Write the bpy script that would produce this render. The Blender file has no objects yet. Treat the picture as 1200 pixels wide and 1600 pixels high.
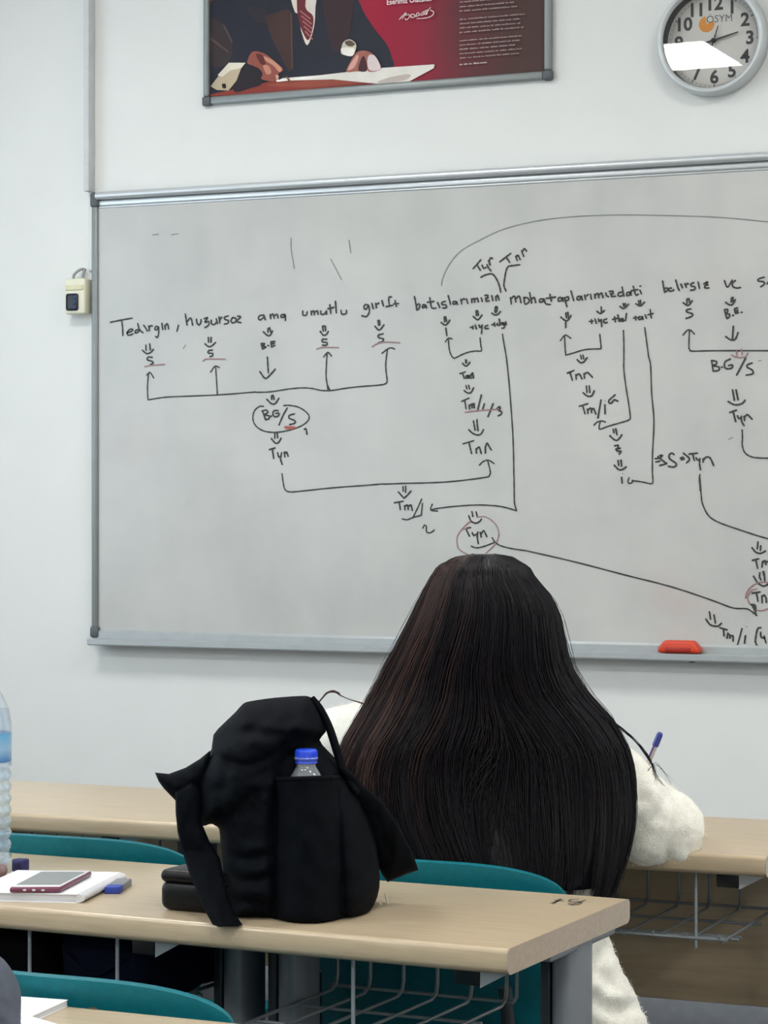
import bpy, bmesh, math, random
import numpy as np
from mathutils import Vector, Matrix, noise, geometry

# ------------------------------------------------------------------ camera
F = 3800.0                 # focal length in pixels of the 1200 x 1600 frame
K = F / 3560.0
HY = 790.0                 # horizon row
CH = 1.31                  # camera height
TH = math.radians(24.0)    # how far the camera looks to the left of the front wall's normal
RIGHT = Vector((math.cos(TH), math.sin(TH), 0)); FWD = Vector((-math.sin(TH), math.cos(TH), 0)); UP = Vector((0, 0, 1))
WALL = 5.672               # distance of the front wall
CEIL = 3.2
S = bpy.context.scene
COL = S.collection
cam_data = bpy.data.cameras.new('camera'); cam = bpy.data.objects.new('camera', cam_data); COL.objects.link(cam)
cam_data.sensor_fit = 'VERTICAL'; cam_data.sensor_height = 24.0; cam_data.lens = F / 1600 * 24.0
cam_data.shift_y = (HY - 800) / 1600.0
cam_data.clip_start = 0.05
cam.location = (0, 0, CH); cam.rotation_euler = (math.radians(90), 0, TH)
S.camera = cam
S.view_settings.view_transform = 'Standard'; S.view_settings.look = 'None'
S.view_settings.gamma = 1.0; S.view_settings.use_curve_mapping = False
S.view_settings.exposure = -0.32
S.cycles.use_denoising = True
S.cycles.max_bounces = 10; S.cycles.diffuse_bounces = 5; S.cycles.transparent_max_bounces = 16
S.cycles.sample_clamp_indirect = 8.0
S.cycles.caustics_reflective = False; S.cycles.caustics_refractive = False

# ------------------------------------------------------------------ daylight
world = bpy.data.worlds.new('world'); S.world = world; world.use_nodes = True
bg = world.node_tree.nodes['Background']; bg.inputs[0].default_value = (0.80, 0.91, 1.0, 1); bg.inputs[1].default_value = 5.0
WINDOWS = [(0.2, 2.2), (2.8, 4.8)]      # openings of the left wall along y
WIN_Z = (0.95, 2.6)
LX, RX, BY = -4.6, 2.8, -3.2             # left wall, right wall, back wall
for (y0, y1) in WINDOWS:
    L = bpy.data.lights.new('window_daylight', 'AREA'); L.shape = 'RECTANGLE'
    L.size = WIN_Z[1] - WIN_Z[0]; L.size_y = y1 - y0; L.cycles.is_portal = True
    o = bpy.data.objects.new('window_daylight', L); COL.objects.link(o)
    o.location = (LX - 0.02, (y0 + y1) / 2, sum(WIN_Z) / 2); o.rotation_euler = (0, math.radians(-90), 0)
PANEL_POWER = {-1.2: 42.0, 1.57: 27.0, 3.9: 22.0}    # watts of each ceiling lamp, by row
PANELS = [(-3.08, 1.57), (-3.08, 3.9), (-3.08, -1.2), (-0.5, 1.57), (-0.5, 3.9), (-0.5, -1.2), (2.0, 1.57), (2.0, 3.9), (2.0, -1.2)]

# ------------------------------------------------------------------ helpers
def P(px, py, Z):
    """point seen at pixel px, py at distance Z (metres, before the K scale) along the view axis"""
    Z = Z * K
    return Vector((0, 0, CH)) + FWD * Z + RIGHT * ((px - 600) / F * Z) + UP * ((HY - py) / F * Z)
def ray(px, py): return FWD + RIGHT * ((px - 600) / F) + UP * ((HY - py) / F)
def PY(px, py, Y):
    d = ray(px, py); return Vector((0, 0, CH)) + d * (Y / d.y)
def PZ(px, py, z):
    d = ray(px, py); return Vector((0, 0, CH)) + d * ((z - CH) / d.z)
def VM(x, Z, z): return FWD * Z + RIGHT * x + UP * z

def lin(c):
    return tuple(((v / 255) / 12.92 if v / 255 <= 0.04045 else ((v / 255 + 0.055) / 1.055) ** 2.4) for v in c) + (1.0,)
MW = {}
def reg(o, m): MW[o.name] = m
def thing(name, label, cat, loc, rotz=0.0, group=None):
    o = bpy.data.objects.new(name, None); COL.objects.link(o)
    o.empty_display_size = 0.05
    o.location = loc; o.rotation_euler = (0, 0, rotz)
    reg(o, Matrix.Translation(Vector(loc)) @ Matrix.Rotation(rotz, 4, 'Z'))
    tag(o, label, cat, group); return o
def tag(o, label=None, cat=None, group=None, kind=None):
    if label: o['label'] = label
    if cat: o['category'] = cat
    if group: o['group'] = group
    if kind: o['kind'] = kind
    return o

class MB:
    """collects shapes; build() links them as ONE mesh object"""
    def __init__(s): s.v = []; s.f = []; s.m = []; s.sm = []
    def add(s, verts, faces, mi=0, smooth=False, M=None):
        b = len(s.v)
        s.v += [tuple(M @ Vector(v)) if M else tuple(v) for v in verts]
        s.f += [tuple(i + b for i in f) for f in faces]
        s.m += [mi] * len(faces); s.sm += [smooth] * len(faces)
    def box(s, lo, hi, mi=0, M=None):
        (a, b, c), (d, e, f) = lo, hi
        v = [(a, b, c), (d, b, c), (d, e, c), (a, e, c), (a, b, f), (d, b, f), (d, e, f), (a, e, f)]
        s.add(v, [(3, 2, 1, 0), (4, 5, 6, 7), (0, 1, 5, 4), (1, 2, 6, 5), (2, 3, 7, 6), (3, 0, 4, 7)], mi, False, M)
    def bbox(s, lo, hi, r=0.003, mi=0, M=None, seg=2):
        bm = bmesh.new(); bmesh.ops.create_cube(bm, size=1)
        for v in bm.verts: v.co = Vector([(lo[i] + hi[i]) / 2 + v.co[i] * (hi[i] - lo[i]) for i in range(3)])
        bmesh.ops.bevel(bm, geom=bm.edges[:], offset=r, segments=seg, affect='EDGES', profile=0.5)
        s.bm(bm, mi, True, M)
    def bm(s, bm, mi=0, smooth=True, M=None):
        bm.verts.index_update()
        s.add([v.co.copy() for v in bm.verts], [[v.index for v in f.verts] for f in bm.faces], mi, smooth, M); bm.free()
    def prism(s, poly, z0, z1, mi=0, M=None, smooth=False):
        n = len(poly); v = [(x, y, z0) for x, y in poly] + [(x, y, z1) for x, y in poly]
        s.add(v, [tuple(range(n))[::-1], tuple(range(n, 2 * n))], mi, False, M)
        s.add(v, [(i, (i + 1) % n, n + (i + 1) % n, n + i) for i in range(n)], mi, smooth, M)
    def tube(s, pts, r, n=8, mi=0, M=None, cap=True, smooth=True):
        pts = [Vector(p) for p in pts]; m = len(pts)
        rs = r if isinstance(r, (list, tuple)) else [r] * m
        vs = []; t0 = (pts[1] - pts[0]).normalized()
        ref = Vector((0, 0, 1)) if abs(t0.z) < 0.9 else Vector((1, 0, 0))
        a = t0.cross(ref).normalized()
        for i, p in enumerate(pts):
            t = (pts[min(i + 1, m - 1)] - pts[max(i - 1, 0)]).normalized()
            a = (a - t * a.dot(t)).normalized(); b = t.cross(a)
            for k in range(n):
                q = 2 * math.pi * k / n; vs.append(p + (a * math.cos(q) + b * math.sin(q)) * rs[i])
        fs = [(i * n + k, i * n + (k + 1) % n, (i + 1) * n + (k + 1) % n, (i + 1) * n + k) for i in range(m - 1) for k in range(n)]
        s.add(vs, fs, mi, smooth, M)
        if cap: s.add(vs, [tuple(range(n))[::-1], tuple((m - 1) * n + k for k in range(n))], mi, False, M)
    def caps(s, A, B, ra, rb, n=16, mi=0):
        A, B = Vector(A), Vector(B); d = B - A
        t = d.normalized() if d.length > 1e-6 else Vector((0, 0, 1))
        pts = []; rs = []
        for i in range(6):
            q = math.pi / 2 * (1 - i / 6); pts.append(A - t * ra * math.sin(q)); rs.append(max(ra * math.cos(q), 1e-4))
        for i in range(7):
            q = math.pi / 2 * i / 6; pts.append(B + t * rb * math.sin(q)); rs.append(max(rb * math.cos(q), 1e-4))
        s.tube(pts, rs, n, mi)
    def ell(s, c, rx, ry, rz, M3=None, mi=0):
        bm = bmesh.new(); bmesh.ops.create_uvsphere(bm, u_segments=28, v_segments=18, radius=1)
        M3 = M3 or Matrix.Identity(3)
        for v in bm.verts: v.co = Vector(c) + M3 @ Vector((v.co.x * rx, v.co.y * ry, v.co.z * rz))
        s.bm(bm, mi)
    def lathe(s, prof, c=(0, 0, 0), n=32, mi=0, M=None, smooth=True):
        c = Vector(c); vs = [(c.x + r * math.cos(2 * math.pi * k / n), c.y + r * math.sin(2 * math.pi * k / n), c.z + z) for r, z in prof for k in range(n)]
        s.add(vs, [(i * n + k, i * n + (k + 1) % n, (i + 1) * n + (k + 1) % n, (i + 1) * n + k) for i in range(len(prof) - 1) for k in range(n)], mi, smooth, M)
    def grid(s, fn, nu, nv, mi=0, M=None, smooth=True):
        vs = [fn(i / nu, j / nv) for j in range(nv + 1) for i in range(nu + 1)]; w = nu + 1
        s.add(vs, [(j * w + i, j * w + i + 1, (j + 1) * w + i + 1, (j + 1) * w + i) for j in range(nv) for i in range(nu)], mi, smooth, M)
    def build(s, name, mats, parent=None, origin=None, local=False):
        """vertices are world points unless local; parent keeps its own frame"""
        me = bpy.data.meshes.new(name)
        if parent is not None: MO = MW[parent.name]
        elif origin is not None: MO = origin if isinstance(origin, Matrix) else Matrix.Translation(Vector(origin))
        else: MO = Matrix.Identity(4)
        inv = Matrix.Identity(4) if local else MO.inverted()
        me.from_pydata([tuple(inv @ Vector(v)) for v in s.v], [], s.f)
        for m in (mats if isinstance(mats, (list, tuple)) else [mats]): me.materials.append(m)
        me.polygons.foreach_set('material_index', s.m); me.polygons.foreach_set('use_smooth', s.sm); me.update()
        o = bpy.data.objects.new(name, me); COL.objects.link(o)
        if parent is not None: o.parent = parent
        else: o.matrix_world = MO
        reg(o, MO); return o

def mod_apply(o):
    dg = bpy.context.evaluated_depsgraph_get(); dg.update()
    me = bpy.data.meshes.new_from_object(o.evaluated_get(dg)); old = o.data
    o.modifiers.clear(); o.data = me; bpy.data.meshes.remove(old)
def remesh(o, voxel, smooth_it=6, factor=0.5):
    m = o.modifiers.new('r', 'REMESH'); m.mode = 'VOXEL'; m.voxel_size = voxel; m.use_smooth_shade = True
    if smooth_it:
        k = o.modifiers.new('s', 'SMOOTH'); k.iterations = smooth_it; k.factor = factor
    mod_apply(o)
def displace(o, fn):
    me = o.data; nrm = [v.normal.copy() for v in me.vertices]
    for v, n in zip(me.vertices, nrm): v.co = v.co + n * fn(v.co, n)
    me.update()
def solidify(o, th, offset=-1, bevel=0.0):
    m = o.modifiers.new('so', 'SOLIDIFY'); m.thickness = th; m.offset = offset
    if bevel:
        b = o.modifiers.new('b', 'BEVEL'); b.width = bevel; b.segments = 2; b.limit_method = 'ANGLE'
    mod_apply(o)
    for p in o.data.polygons: p.use_smooth = True

def catmull(pts, sub=6, closed=False):
    pts = [np.array(p, float) for p in pts]; n = len(pts)
    if n < 3: return [tuple(p) for p in pts]
    out = []
    rng = range(n) if closed else range(n - 1)
    for i in rng:
        p0 = pts[(i - 1) % n] if closed or i > 0 else 2 * pts[0] - pts[1]
        p1 = pts[i]; p2 = pts[(i + 1) % n]
        p3 = pts[(i + 2) % n] if closed or i < n - 2 else 2 * pts[-1] - pts[-2]
        for k in range(sub):
            t = k / sub
            out.append(tuple(0.5 * (2 * p1 + (p2 - p0) * t + (2 * p0 - 5 * p1 + 4 * p2 - p3) * t * t + (3 * p1 - p0 - 3 * p2 + p3) * t ** 3)))
    if not closed: out.append(tuple(pts[-1]))
    return out

def seg_dist(x, y, pl):
    a = pl[:-1]; d = pl[1:] - a; L = (d ** 2).sum(1) + 1e-12
    t = np.clip(((x - a[:, 0]) * d[:, 0] + (y - a[:, 1]) * d[:, 1]) / L, 0, 1)
    return math.sqrt((((a[:, 0] + t * d[:, 0] - x) ** 2 + (a[:, 1] + t * d[:, 1] - y) ** 2)).min())

def inflate(mb, poly, Zc, T, R, step=5, smooth=True, relief=None, mi=0, back=1.0, sub=3, zc=None, zmin=None):
    """cushion: a pixel outline at distance Zc gets its own depth, rounded towards the rim (T, R in metres)"""
    pl = catmull(poly, sub, True) if smooth else list(poly)
    arr = np.array(pl + [pl[0]]); mpp = Zc / 3560.0
    xs = np.arange(arr[:, 0].min(), arr[:, 0].max(), step); ys = np.arange(arr[:, 1].min(), arr[:, 1].max(), step)
    pts = [Vector(p) for p in pl]; nb = len(pts)
    def inside(x, y):
        c = False
        for i in range(nb):
            x1, y1 = pl[i]; x2, y2 = pl[(i + 1) % nb]
            if (y1 > y) != (y2 > y) and x < (x2 - x1) * (y - y1) / (y2 - y1) + x1: c = not c
        return c
    for j, y in enumerate(ys):
        for x in xs + (step / 2 if j % 2 else 0):
            if inside(x, y) and seg_dist(x, y, arr) > step * 0.55: pts.append(Vector((x, y)))
    vo, eo, fo, *_ = geometry.delaunay_2d_cdt(pts, [(i, (i + 1) % nb) for i in range(nb)], [], 1, 1e-4)
    front = []; bk = []
    for v in vo:
        d = seg_dist(v.x, v.y, arr) * mpp
        q = min(d / R, 1.0); t = T * math.sqrt(max(1 - (1 - q) ** 2, 0)); on = d < 1e-5
        z0 = zc(v.x, v.y) if zc else Zc * K
        r = relief(v.x, v.y) * min(q * 1.5, 1) if relief else 0.0
        Zf = z0 - t - r; Zb = z0 + t * back
        def at(Z): return VM((v.x - 600) / F * Zc * K, Z, CH + (HY - v.y) / F * Zc * K)
        front.append(at(Zf)); bk.append(None if on else at(Zb))
    if zmin is not None:
        for L0 in (front, bk):
            for p in L0:
                if p is not None and p.z < zmin: p.z = zmin
    n = len(front); vs = list(front); mp = {}
    for i, b in enumerate(bk):
        if b is None: mp[i] = i
        else: mp[i] = len(vs); vs.append(b)
    fs = []
    for f in fo:
        f = list(f)
        a = (vo[f[1]] - vo[f[0]]); b = (vo[f[2]] - vo[f[0]])
        if a.x * b.y - a.y * b.x > 0: f = f[::-1]
        fs.append(tuple(f)); fs.append(tuple(mp[i] for i in f[::-1]))
    mb.add(vs, fs, mi, True)

# ------------------------------------------------------------------ materials
def nt(name):
    m = bpy.data.materials.new(name); m.use_nodes = True; n = m.node_tree.nodes; l = m.node_tree.links
    return m, n, l, n['Principled BSDF']
def setv(b, **kw):
    for k, v in kw.items():
        k = k.replace('_', ' ')
        if k in b.inputs: b.inputs[k].default_value = v
def mat(name, c, rough=0.5, metal=0.0, var=0.06, scale=30.0, bump=0.0, bscale=200.0, spec=0.5, stretch=(1, 1, 1), sheen=0.0, coat=0.0):
    """plain surface with a little procedural unevenness"""
    m, n, l, b = nt(name); base = lin(c)
    tc = n.new('ShaderNodeTexCoord'); mp = n.new('ShaderNodeMapping'); mp.inputs['Scale'].default_value = stretch
    l.new(tc.outputs['Object'], mp.inputs['Vector'])
    nz = n.new('ShaderNodeTexNoise'); nz.inputs['Scale'].default_value = scale; nz.inputs['Detail'].default_value = 4
    l.new(mp.outputs[0], nz.inputs['Vector'])
    cr = n.new('ShaderNodeValToRGB'); e = cr.color_ramp.elements
    e[0].position = 0.3; e[1].position = 0.7
    e[0].color = tuple(v * (1 - var) for v in base[:3]) + (1,); e[1].color = tuple(min(v * (1 + var), 1) for v in base[:3]) + (1,)
    l.new(nz.outputs['Fac'], cr.inputs[0]); l.new(cr.outputs[0], b.inputs['Base Color'])
    setv(b, Roughness=rough, Metallic=metal, Specular_IOR_Level=spec, Sheen_Weight=sheen, Coat_Weight=coat)
    if bump:
        nb = n.new('ShaderNodeTexNoise'); nb.inputs['Scale'].default_value = bscale; nb.inputs['Detail'].default_value = 3
        l.new(mp.outputs[0], nb.inputs['Vector'])
        bp = n.new('ShaderNodeBump'); bp.inputs['Strength'].default_value = bump; bp.inputs['Distance'].default_value = 0.002
        l.new(nb.outputs['Fac'], bp.inputs['Height']); l.new(bp.outputs[0], b.inputs['Normal'])
    return m

def wood_mat(name, c1, c2):
    m, n, l, b = nt(name)
    tc = n.new('ShaderNodeTexCoord'); mp = n.new('ShaderNodeMapping'); mp.inputs['Scale'].default_value = (5, 70, 70)
    l.new(tc.outputs['Object'], mp.inputs['Vector'])
    nz = n.new('ShaderNodeTexNoise'); nz.inputs['Scale'].default_value = 1.6; nz.inputs['Detail'].default_value = 7; nz.inputs['Roughness'].default_value = 0.62
    l.new(mp.outputs[0], nz.inputs['Vector'])
    cr = n.new('ShaderNodeValToRGB'); e = cr.color_ramp.elements; e[0].position = 0.3; e[1].position = 0.68
    e[0].color = lin(c1); e[1].color = lin(c2)
    l.new(nz.outputs['Fac'], cr.inputs[0])
    n2 = n.new('ShaderNodeTexNoise'); n2.inputs['Scale'].default_value = 5; n2.inputs['Detail'].default_value = 2
    l.new(tc.outputs['Object'], n2.inputs['Vector'])
    mx = n.new('ShaderNodeMix'); mx.data_type = 'RGBA'; mx.blend_type = 'MULTIPLY'; mx.inputs[0].default_value = 0.25
    l.new(cr.outputs[0], mx.inputs[6]); l.new(n2.outputs['Color'], mx.inputs[7])
    sat = n.new('ShaderNodeHueSaturation'); sat.inputs['Saturation'].default_value = 1.0; sat.inputs['Value'].default_value = 1.1
    l.new(mx.outputs[2], sat.inputs['Color']); l.new(cr.outputs[0], b.inputs['Base Color'])
    setv(b, Roughness=0.30, Specular_IOR_Level=0.5)
    bp = n.new('ShaderNodeBump'); bp.inputs['Strength'].default_value = 0.05; bp.inputs['Distance'].default_value = 0.001
    l.new(nz.outputs['Fac'], bp.inputs['Height']); l.new(bp.outputs[0], b.inputs['Normal'])
    return m
def glass_mat(name, tint=(1, 1, 1), refl=1.0, rough=0.0, body=0.0, bodyc=(200, 210, 220)):
    """thin clear sheet: what is behind shows through, with a fresnel mirror image on top"""
    m, n, l, b = nt(name); n.remove(b); out = n['Material Output']
    tr = n.new('ShaderNodeBsdfTransparent'); tr.inputs[0].default_value = tint + (1,)
    gl = n.new('ShaderNodeBsdfGlossy'); gl.inputs['Roughness'].default_value = rough
    fr = n.new('ShaderNodeLayerWeight'); fr.inputs['Blend'].default_value = .5
    pw = n.new('ShaderNodeMath'); pw.operation = 'POWER'; pw.inputs[1].default_value = 5; l.new(fr.outputs['Facing'], pw.inputs[0])
    ma = n.new('ShaderNodeMath'); ma.operation = 'MULTIPLY_ADD'; ma.inputs[1].default_value = .7; ma.inputs[2].default_value = .045; l.new(pw.outputs[0], ma.inputs[0])
    mu = n.new('ShaderNodeMath'); mu.operation = 'MULTIPLY'; mu.inputs[1].default_value = refl; mu.use_clamp = True
    l.new(ma.outputs[0], mu.inputs[0])
    mx = n.new('ShaderNodeMixShader'); l.new(mu.outputs[0], mx.inputs[0])
    src = tr.outputs[0]
    if body:
        df = n.new('ShaderNodeBsdfDiffuse'); df.inputs[0].default_value = lin(bodyc)
        m2 = n.new('ShaderNodeMixShader'); m2.inputs[0].default_value = body
        l.new(tr.outputs[0], m2.inputs[1]); l.new(df.outputs[0], m2.inputs[2]); src = m2.outputs[0]
    l.new(src, mx.inputs[1]); l.new(gl.outputs[0], mx.inputs[2]); l.new(mx.outputs[0], out.inputs[0])
    return m
def emit_mat(name, c, s):
    m, n, l, b = nt(name); n.remove(b); e = n.new('ShaderNodeEmission'); e.inputs[0].default_value = lin(c); e.inputs[1].default_value = s
    l.new(e.outputs[0], n['Material Output'].inputs[0]); return m

M_wall = mat('white_wall_paint', (226, 228, 226), 0.75, var=0.015, scale=6, bump=0.08, bscale=250)
M_ceil = mat('ceiling_paint', (232, 232, 230), 0.8, var=0.01)
M_floor = mat('grey_floor', (70, 70, 72), 0.45, var=0.12, scale=120)
M_skirt = mat('grey_skirting', (112, 116, 122), 0.5, var=0.08, scale=40)
M_wood = wood_mat('maple_laminate', (170, 152, 125), (191, 174, 147))
M_wood_end = wood_mat('maple_edge_band', (160, 143, 124), (176, 160, 141))
M_panelwood = wood_mat('brown_panel_laminate', (176, 157, 128), (190, 171, 142))
M_alu = mat('brushed_aluminium', (206, 210, 213), 0.34, 0.45, var=0.05, scale=40, stretch=(1, 30, 30))
M_alu_d = mat('frame_aluminium', (136, 142, 142), 0.42, 0.25, var=0.04)
M_capgrey = mat('grey_plastic', (84, 90, 94), 0.5, var=0.05)
M_white_pl = mat('white_plastic', (224, 226, 224), 0.45, var=0.02)
M_cream = mat('cream_plastic', (226, 224, 202), 0.45, var=0.03)
M_dark = mat('dark_plastic', (38, 44, 52), 0.45, var=0.05)
M_black = mat('black_plastic', (14, 15, 18), 0.4, var=0.05)
M_teal = mat('teal_polypropylene', (0, 102, 114), 0.45, var=0.08, scale=90, bump=0.25, bscale=900, spec=0.28)
M_legsteel = mat('grey_painted_steel', (124, 128, 134), 0.45, 0.2, var=0.04)
M_darksteel = mat('dark_painted_steel', (50, 55, 60), 0.45, 0.2, var=0.04)
M_wire = mat('grey_wire', (142, 148, 152), 0.4, 0.3, var=0.04)
M_ink = mat('black_marker_ink', (50, 51, 50), 0.6, var=0.15, scale=25)
M_ink_thin = mat('faded_marker_ink', (128, 130, 128), 0.6, var=0.12, scale=20)
M_redink = mat('red_marker_ink', (150, 114, 116), 0.6, var=0.12, scale=25)
M_redink2 = mat('fresh_red_marker_ink', (168, 84, 76), 0.6, var=0.12, scale=25)
# ------------------------------------------------------------------ room shell
def structure(o): o['kind'] = 'structure'; return o
mb = MB(); mb.box((LX - .2, WALL, -.1), (RX + .2, WALL + .2, CEIL + .1)); structure(mb.build('wall_front', M_wall))
mb = MB(); mb.box((LX - .2, BY - .2, -.1), (RX + .2, BY, CEIL + .1)); structure(mb.build('wall_back', M_wall))
mb = MB(); mb.box((RX, BY, -.1), (RX + .2, WALL, CEIL + .1)); structure(mb.build('wall_right', M_wall))
mb = MB(); ys = [BY] + [y for w in WINDOWS for y in w] + [WALL]
for i in range(0, len(ys), 2): mb.box((LX - .2, ys[i], -.1), (LX, ys[i + 1], CEIL + .1))
for y0, y1 in WINDOWS:
    mb.box((LX - .2, y0, -.1), (LX, y1, WIN_Z[0])); mb.box((LX - .2, y0, WIN_Z[1]), (LX, y1, CEIL + .1))
structure(mb.build('wall_left', M_wall))
mb = MB(); mb.box((LX - .2, BY - .2, -.12), (RX + .2, WALL + .2, 0)); structure(mb.build('floor', M_floor))
mb = MB(); mb.box((LX - .2, BY - .2, CEIL), (RX + .2, WALL + .2, CEIL + .12)); structure(mb.build('ceiling', M_ceil))
mb = MB(); mb.bbox((LX, WALL - .015, 0), (RX, WALL, .13), .004); structure(mb.build('baseboard_front', M_skirt))
mb = MB(); mb.bbox((LX, BY, 0), (LX + .015, WALL - .015, .13), .004); structure(mb.build('baseboard_left', M_skirt))
M_pane = glass_mat('window_glass', (0.95, 0.98, 1.0), 1.0)
for k, (y0, y1) in enumerate(WINDOWS):
    z0, z1 = WIN_Z; mb = MB(); t = .05
    x0, x1 = LX - .12, LX - .06
    for (a, b, c, d) in ((y0, y1, z0, z0 + t), (y0, y1, z1 - t, z1), (y0, y0 + t, z0 + t, z1 - t), (y1 - t, y1, z0 + t, z1 - t), ((y0 + y1) / 2 - .03, (y0 + y1) / 2 + .03, z0 + t, z1 - t)):
        mb.bbox((x0, a, c), (x1, b, d), .004)
    w = structure(mb.build('window_%d' % (k + 1), M_white_pl))
    for q in range(2):
        a = y0 + t if q == 0 else (y0 + y1) / 2 + .03; b = (y0 + y1) / 2 - .03 if q == 0 else y1 - t
        g = MB(); g.box((LX - .095, a, z0 + t), (LX - .087, b, z1 - t)); g.build('window_pane', M_pane, w)
M_lamp = emit_mat('lamp_diffuser', (255, 253, 248), 14.0)
for k, (x, y) in enumerate(PANELS):
    row = ['rear', 'middle', 'front'][[-1.2, 1.57, 3.9].index(y)]; cl = ['left', 'centre', 'right'][[-3.08, -0.5, 2.0].index(x)]
    t = thing('ceiling_lamp', 'square white ceiling light panel, %s row, %s column' % (row, cl), 'ceiling light', (x, y, CEIL), 0, 'square ceiling light panels')
    mb = MB()
    for lo, hi in (((-.31, -.31, -.03), (.31, -.29, 0)), ((-.31, .29, -.03), (.31, .31, 0)), ((-.31, -.29, -.03), (-.29, .29, 0)), ((.29, -.29, -.03), (.31, .29, 0))): mb.box(lo, hi)
    mb.build('lamp_frame', M_white_pl, t, local=True)
    mb = MB(); mb.box((-.29, -.29, -.022), (.29, .29, -.01)); mb.build('diffuser', M_lamp, t, local=True)
    L = bpy.data.lights.new('panel_light', 'AREA'); L.shape = 'SQUARE'; L.size = .58; L.energy = PANEL_POWER[y]; L.color = (1.0, 0.985, 0.96)
    o = bpy.data.objects.new('panel_light', L); COL.objects.link(o); o.parent = t; o.location = (0, 0, -.034)

# ------------------------------------------------------------------ whiteboard
def whiteboard_mat():
    m, n, l, b = nt('whiteboard_enamel')
    tc = n.new('ShaderNodeTexCoord')
    def noise_(scale, st, detail, lo, hi, seed=0):
        mp = n.new('ShaderNodeMapping'); mp.inputs['Scale'].default_value = st; mp.inputs['Location'].default_value = (seed, seed * .7, seed * 1.3)
        l.new(tc.outputs['Object'], mp.inputs[0])
        z = n.new('ShaderNodeTexNoise'); z.inputs['Scale'].default_value = scale; z.inputs['Detail'].default_value = detail
        l.new(mp.outputs[0], z.inputs['Vector'])
        r = n.new('ShaderNodeMapRange'); r.inputs['From Min'].default_value = lo; r.inputs['From Max'].default_value = hi; r.clamp = True
        l.new(z.outputs['Fac'], r.inputs[0]); return r.outputs[0]
    def spot(px, py, rx, rz):
        """0..1 mask of an old stain at a place on the board"""
        c = PY(px, py, WALL - .02) - Vector(BO)
        mp = n.new('ShaderNodeMapping'); mp.vector_type = 'POINT'
        mp.inputs['Scale'].default_value = (1 / rx, 0, 1 / rz); mp.inputs['Location'].default_value = (-c.x / rx, 0, -c.z / rz)
        l.new(tc.outputs['Object'], mp.inputs[0])
        g = n.new('ShaderNodeTexGradient'); g.gradient_type = 'SPHERICAL'; l.new(mp.outputs[0], g.inputs[0]); return g.outputs[1]
    def mixc(fac, a, colr):
        x = n.new('ShaderNodeMix'); x.data_type = 'RGBA'; l.new(fac, x.inputs[0])
        if isinstance(a, tuple): x.inputs[6].default_value = a
        else: l.new(a, x.inputs[6])
        x.inputs[7].default_value = colr; return x.outputs[2]
    def mul(a, b):
        x = n.new('ShaderNodeMath'); x.operation = 'MULTIPLY'
        for s, v in zip(x.inputs, (a, b)):
            if isinstance(v, float): s.default_value = v
            else: l.new(v, s)
        return x.outputs[0]
    c = mixc(noise_(1.6, (1, 1, 1.3), 3, .15, .85, .7), lin((198, 198, 194)), lin((178, 180, 178)))
    c = mixc(mul(noise_(4.5, (.7, 1, 1.2), 5, .30, .9, 3.1), .8), c, lin((166, 168, 167)))
    c = mixc(mul(noise_(5, (1.5, 1, .7), 4, .25, .95, 7.7), .6), c, lin((206, 206, 202)))
    for (px, py, rx, rz, k) in ((1040, 915, .10, .08, .38), (1070, 945, .11, .06, .38), (205, 690, .10, .08, .25), (1120, 440, .09, .05, .2)):
        c = mixc(mul(mul(spot(px, py, rx, rz), noise_(12, (1, 1, 1), 4, .1, .9, px * .01)), k), c, lin((190, 150, 150)))
    l.new(c, b.inputs['Base Color'])
    setv(b, Roughness=.24)
    setv(b, Specular_IOR_Level=.5)
    return m
TL = PY(142, 304, WALL - .02); BL = PY(146, 1000, WALL - .02)
bx0 = (TL.x + BL.x) / 2; bx1 = bx0 + 2.44; bz1 = TL.z + .004; bz0 = BL.z - .002
BO = ((bx0 + bx1) / 2, WALL - .02, (bz0 + bz1) / 2)
board = thing('whiteboard', 'large wall whiteboard covered with handwritten grammar notes', 'whiteboard', BO)
mb = MB(); mb.box((bx0 + .008, WALL - .018, bz0 + .008), (bx1 - .008, WALL - .002, bz1 - .008)); mb.build('writing_surface', whiteboard_mat(), board)
YF = WALL - .0186
# frame: side bars, double top rail, tray
mb = MB(); mb.bbox((bx0, WALL - .026, bz0 + .035), (bx0 + .019, WALL, bz1 - .035), .005); mb.build('frame_bar', M_alu_d, board)
mb = MB(); mb.bbox((bx1 - .019, WALL - .026, bz0 + .035), (bx1, WALL, bz1 - .035), .005); mb.build('frame_bar', M_alu_d, board)
mb = MB()
mb.tube([(bx0 + .02, WALL - .030, bz1 - .010), (bx1 - .02, WALL - .030, bz1 - .010)], .0105, 20)
mb.box((bx0 + .02, WALL - .020, bz1 - .012), (bx1 - .02, WALL, bz1 - .002))
mb.bbox((bx0 + .02, WALL - .024, bz1 - .037), (bx1 - .02, WALL, bz1 - .021), .004)
mb.bbox((bx0 + .02, WALL - .021, bz1 - .042), (bx1 - .02, WALL, bz1 - .037), .0015)
mb.build('top_rail', M_alu, board)
mb = MB(); prof = [(0, .030), (-.022, .030), (-.026, .024), (-.026, .008), (-.058, .004), (-.064, .008), (-.067, .006), (-.067, -.006), (-.060, -.010), (0, -.010)]
n_ = len(prof); v0 = [(bx0 + .012, WALL + y, bz0 + z) for y, z in prof] + [(bx1, WALL + y, bz0 + z) for y, z in prof]
mb.add(v0, [(i, (i + 1) % n_, n_ + (i + 1) % n_, n_ + i) for i in range(n_)] + [tuple(range(n_))[::-1], tuple(range(n_, 2 * n_))])
tray = mb.build('marker_tray', mat('tray_aluminium', (172, 177, 179), .36, .3, var=.04), board)
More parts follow.
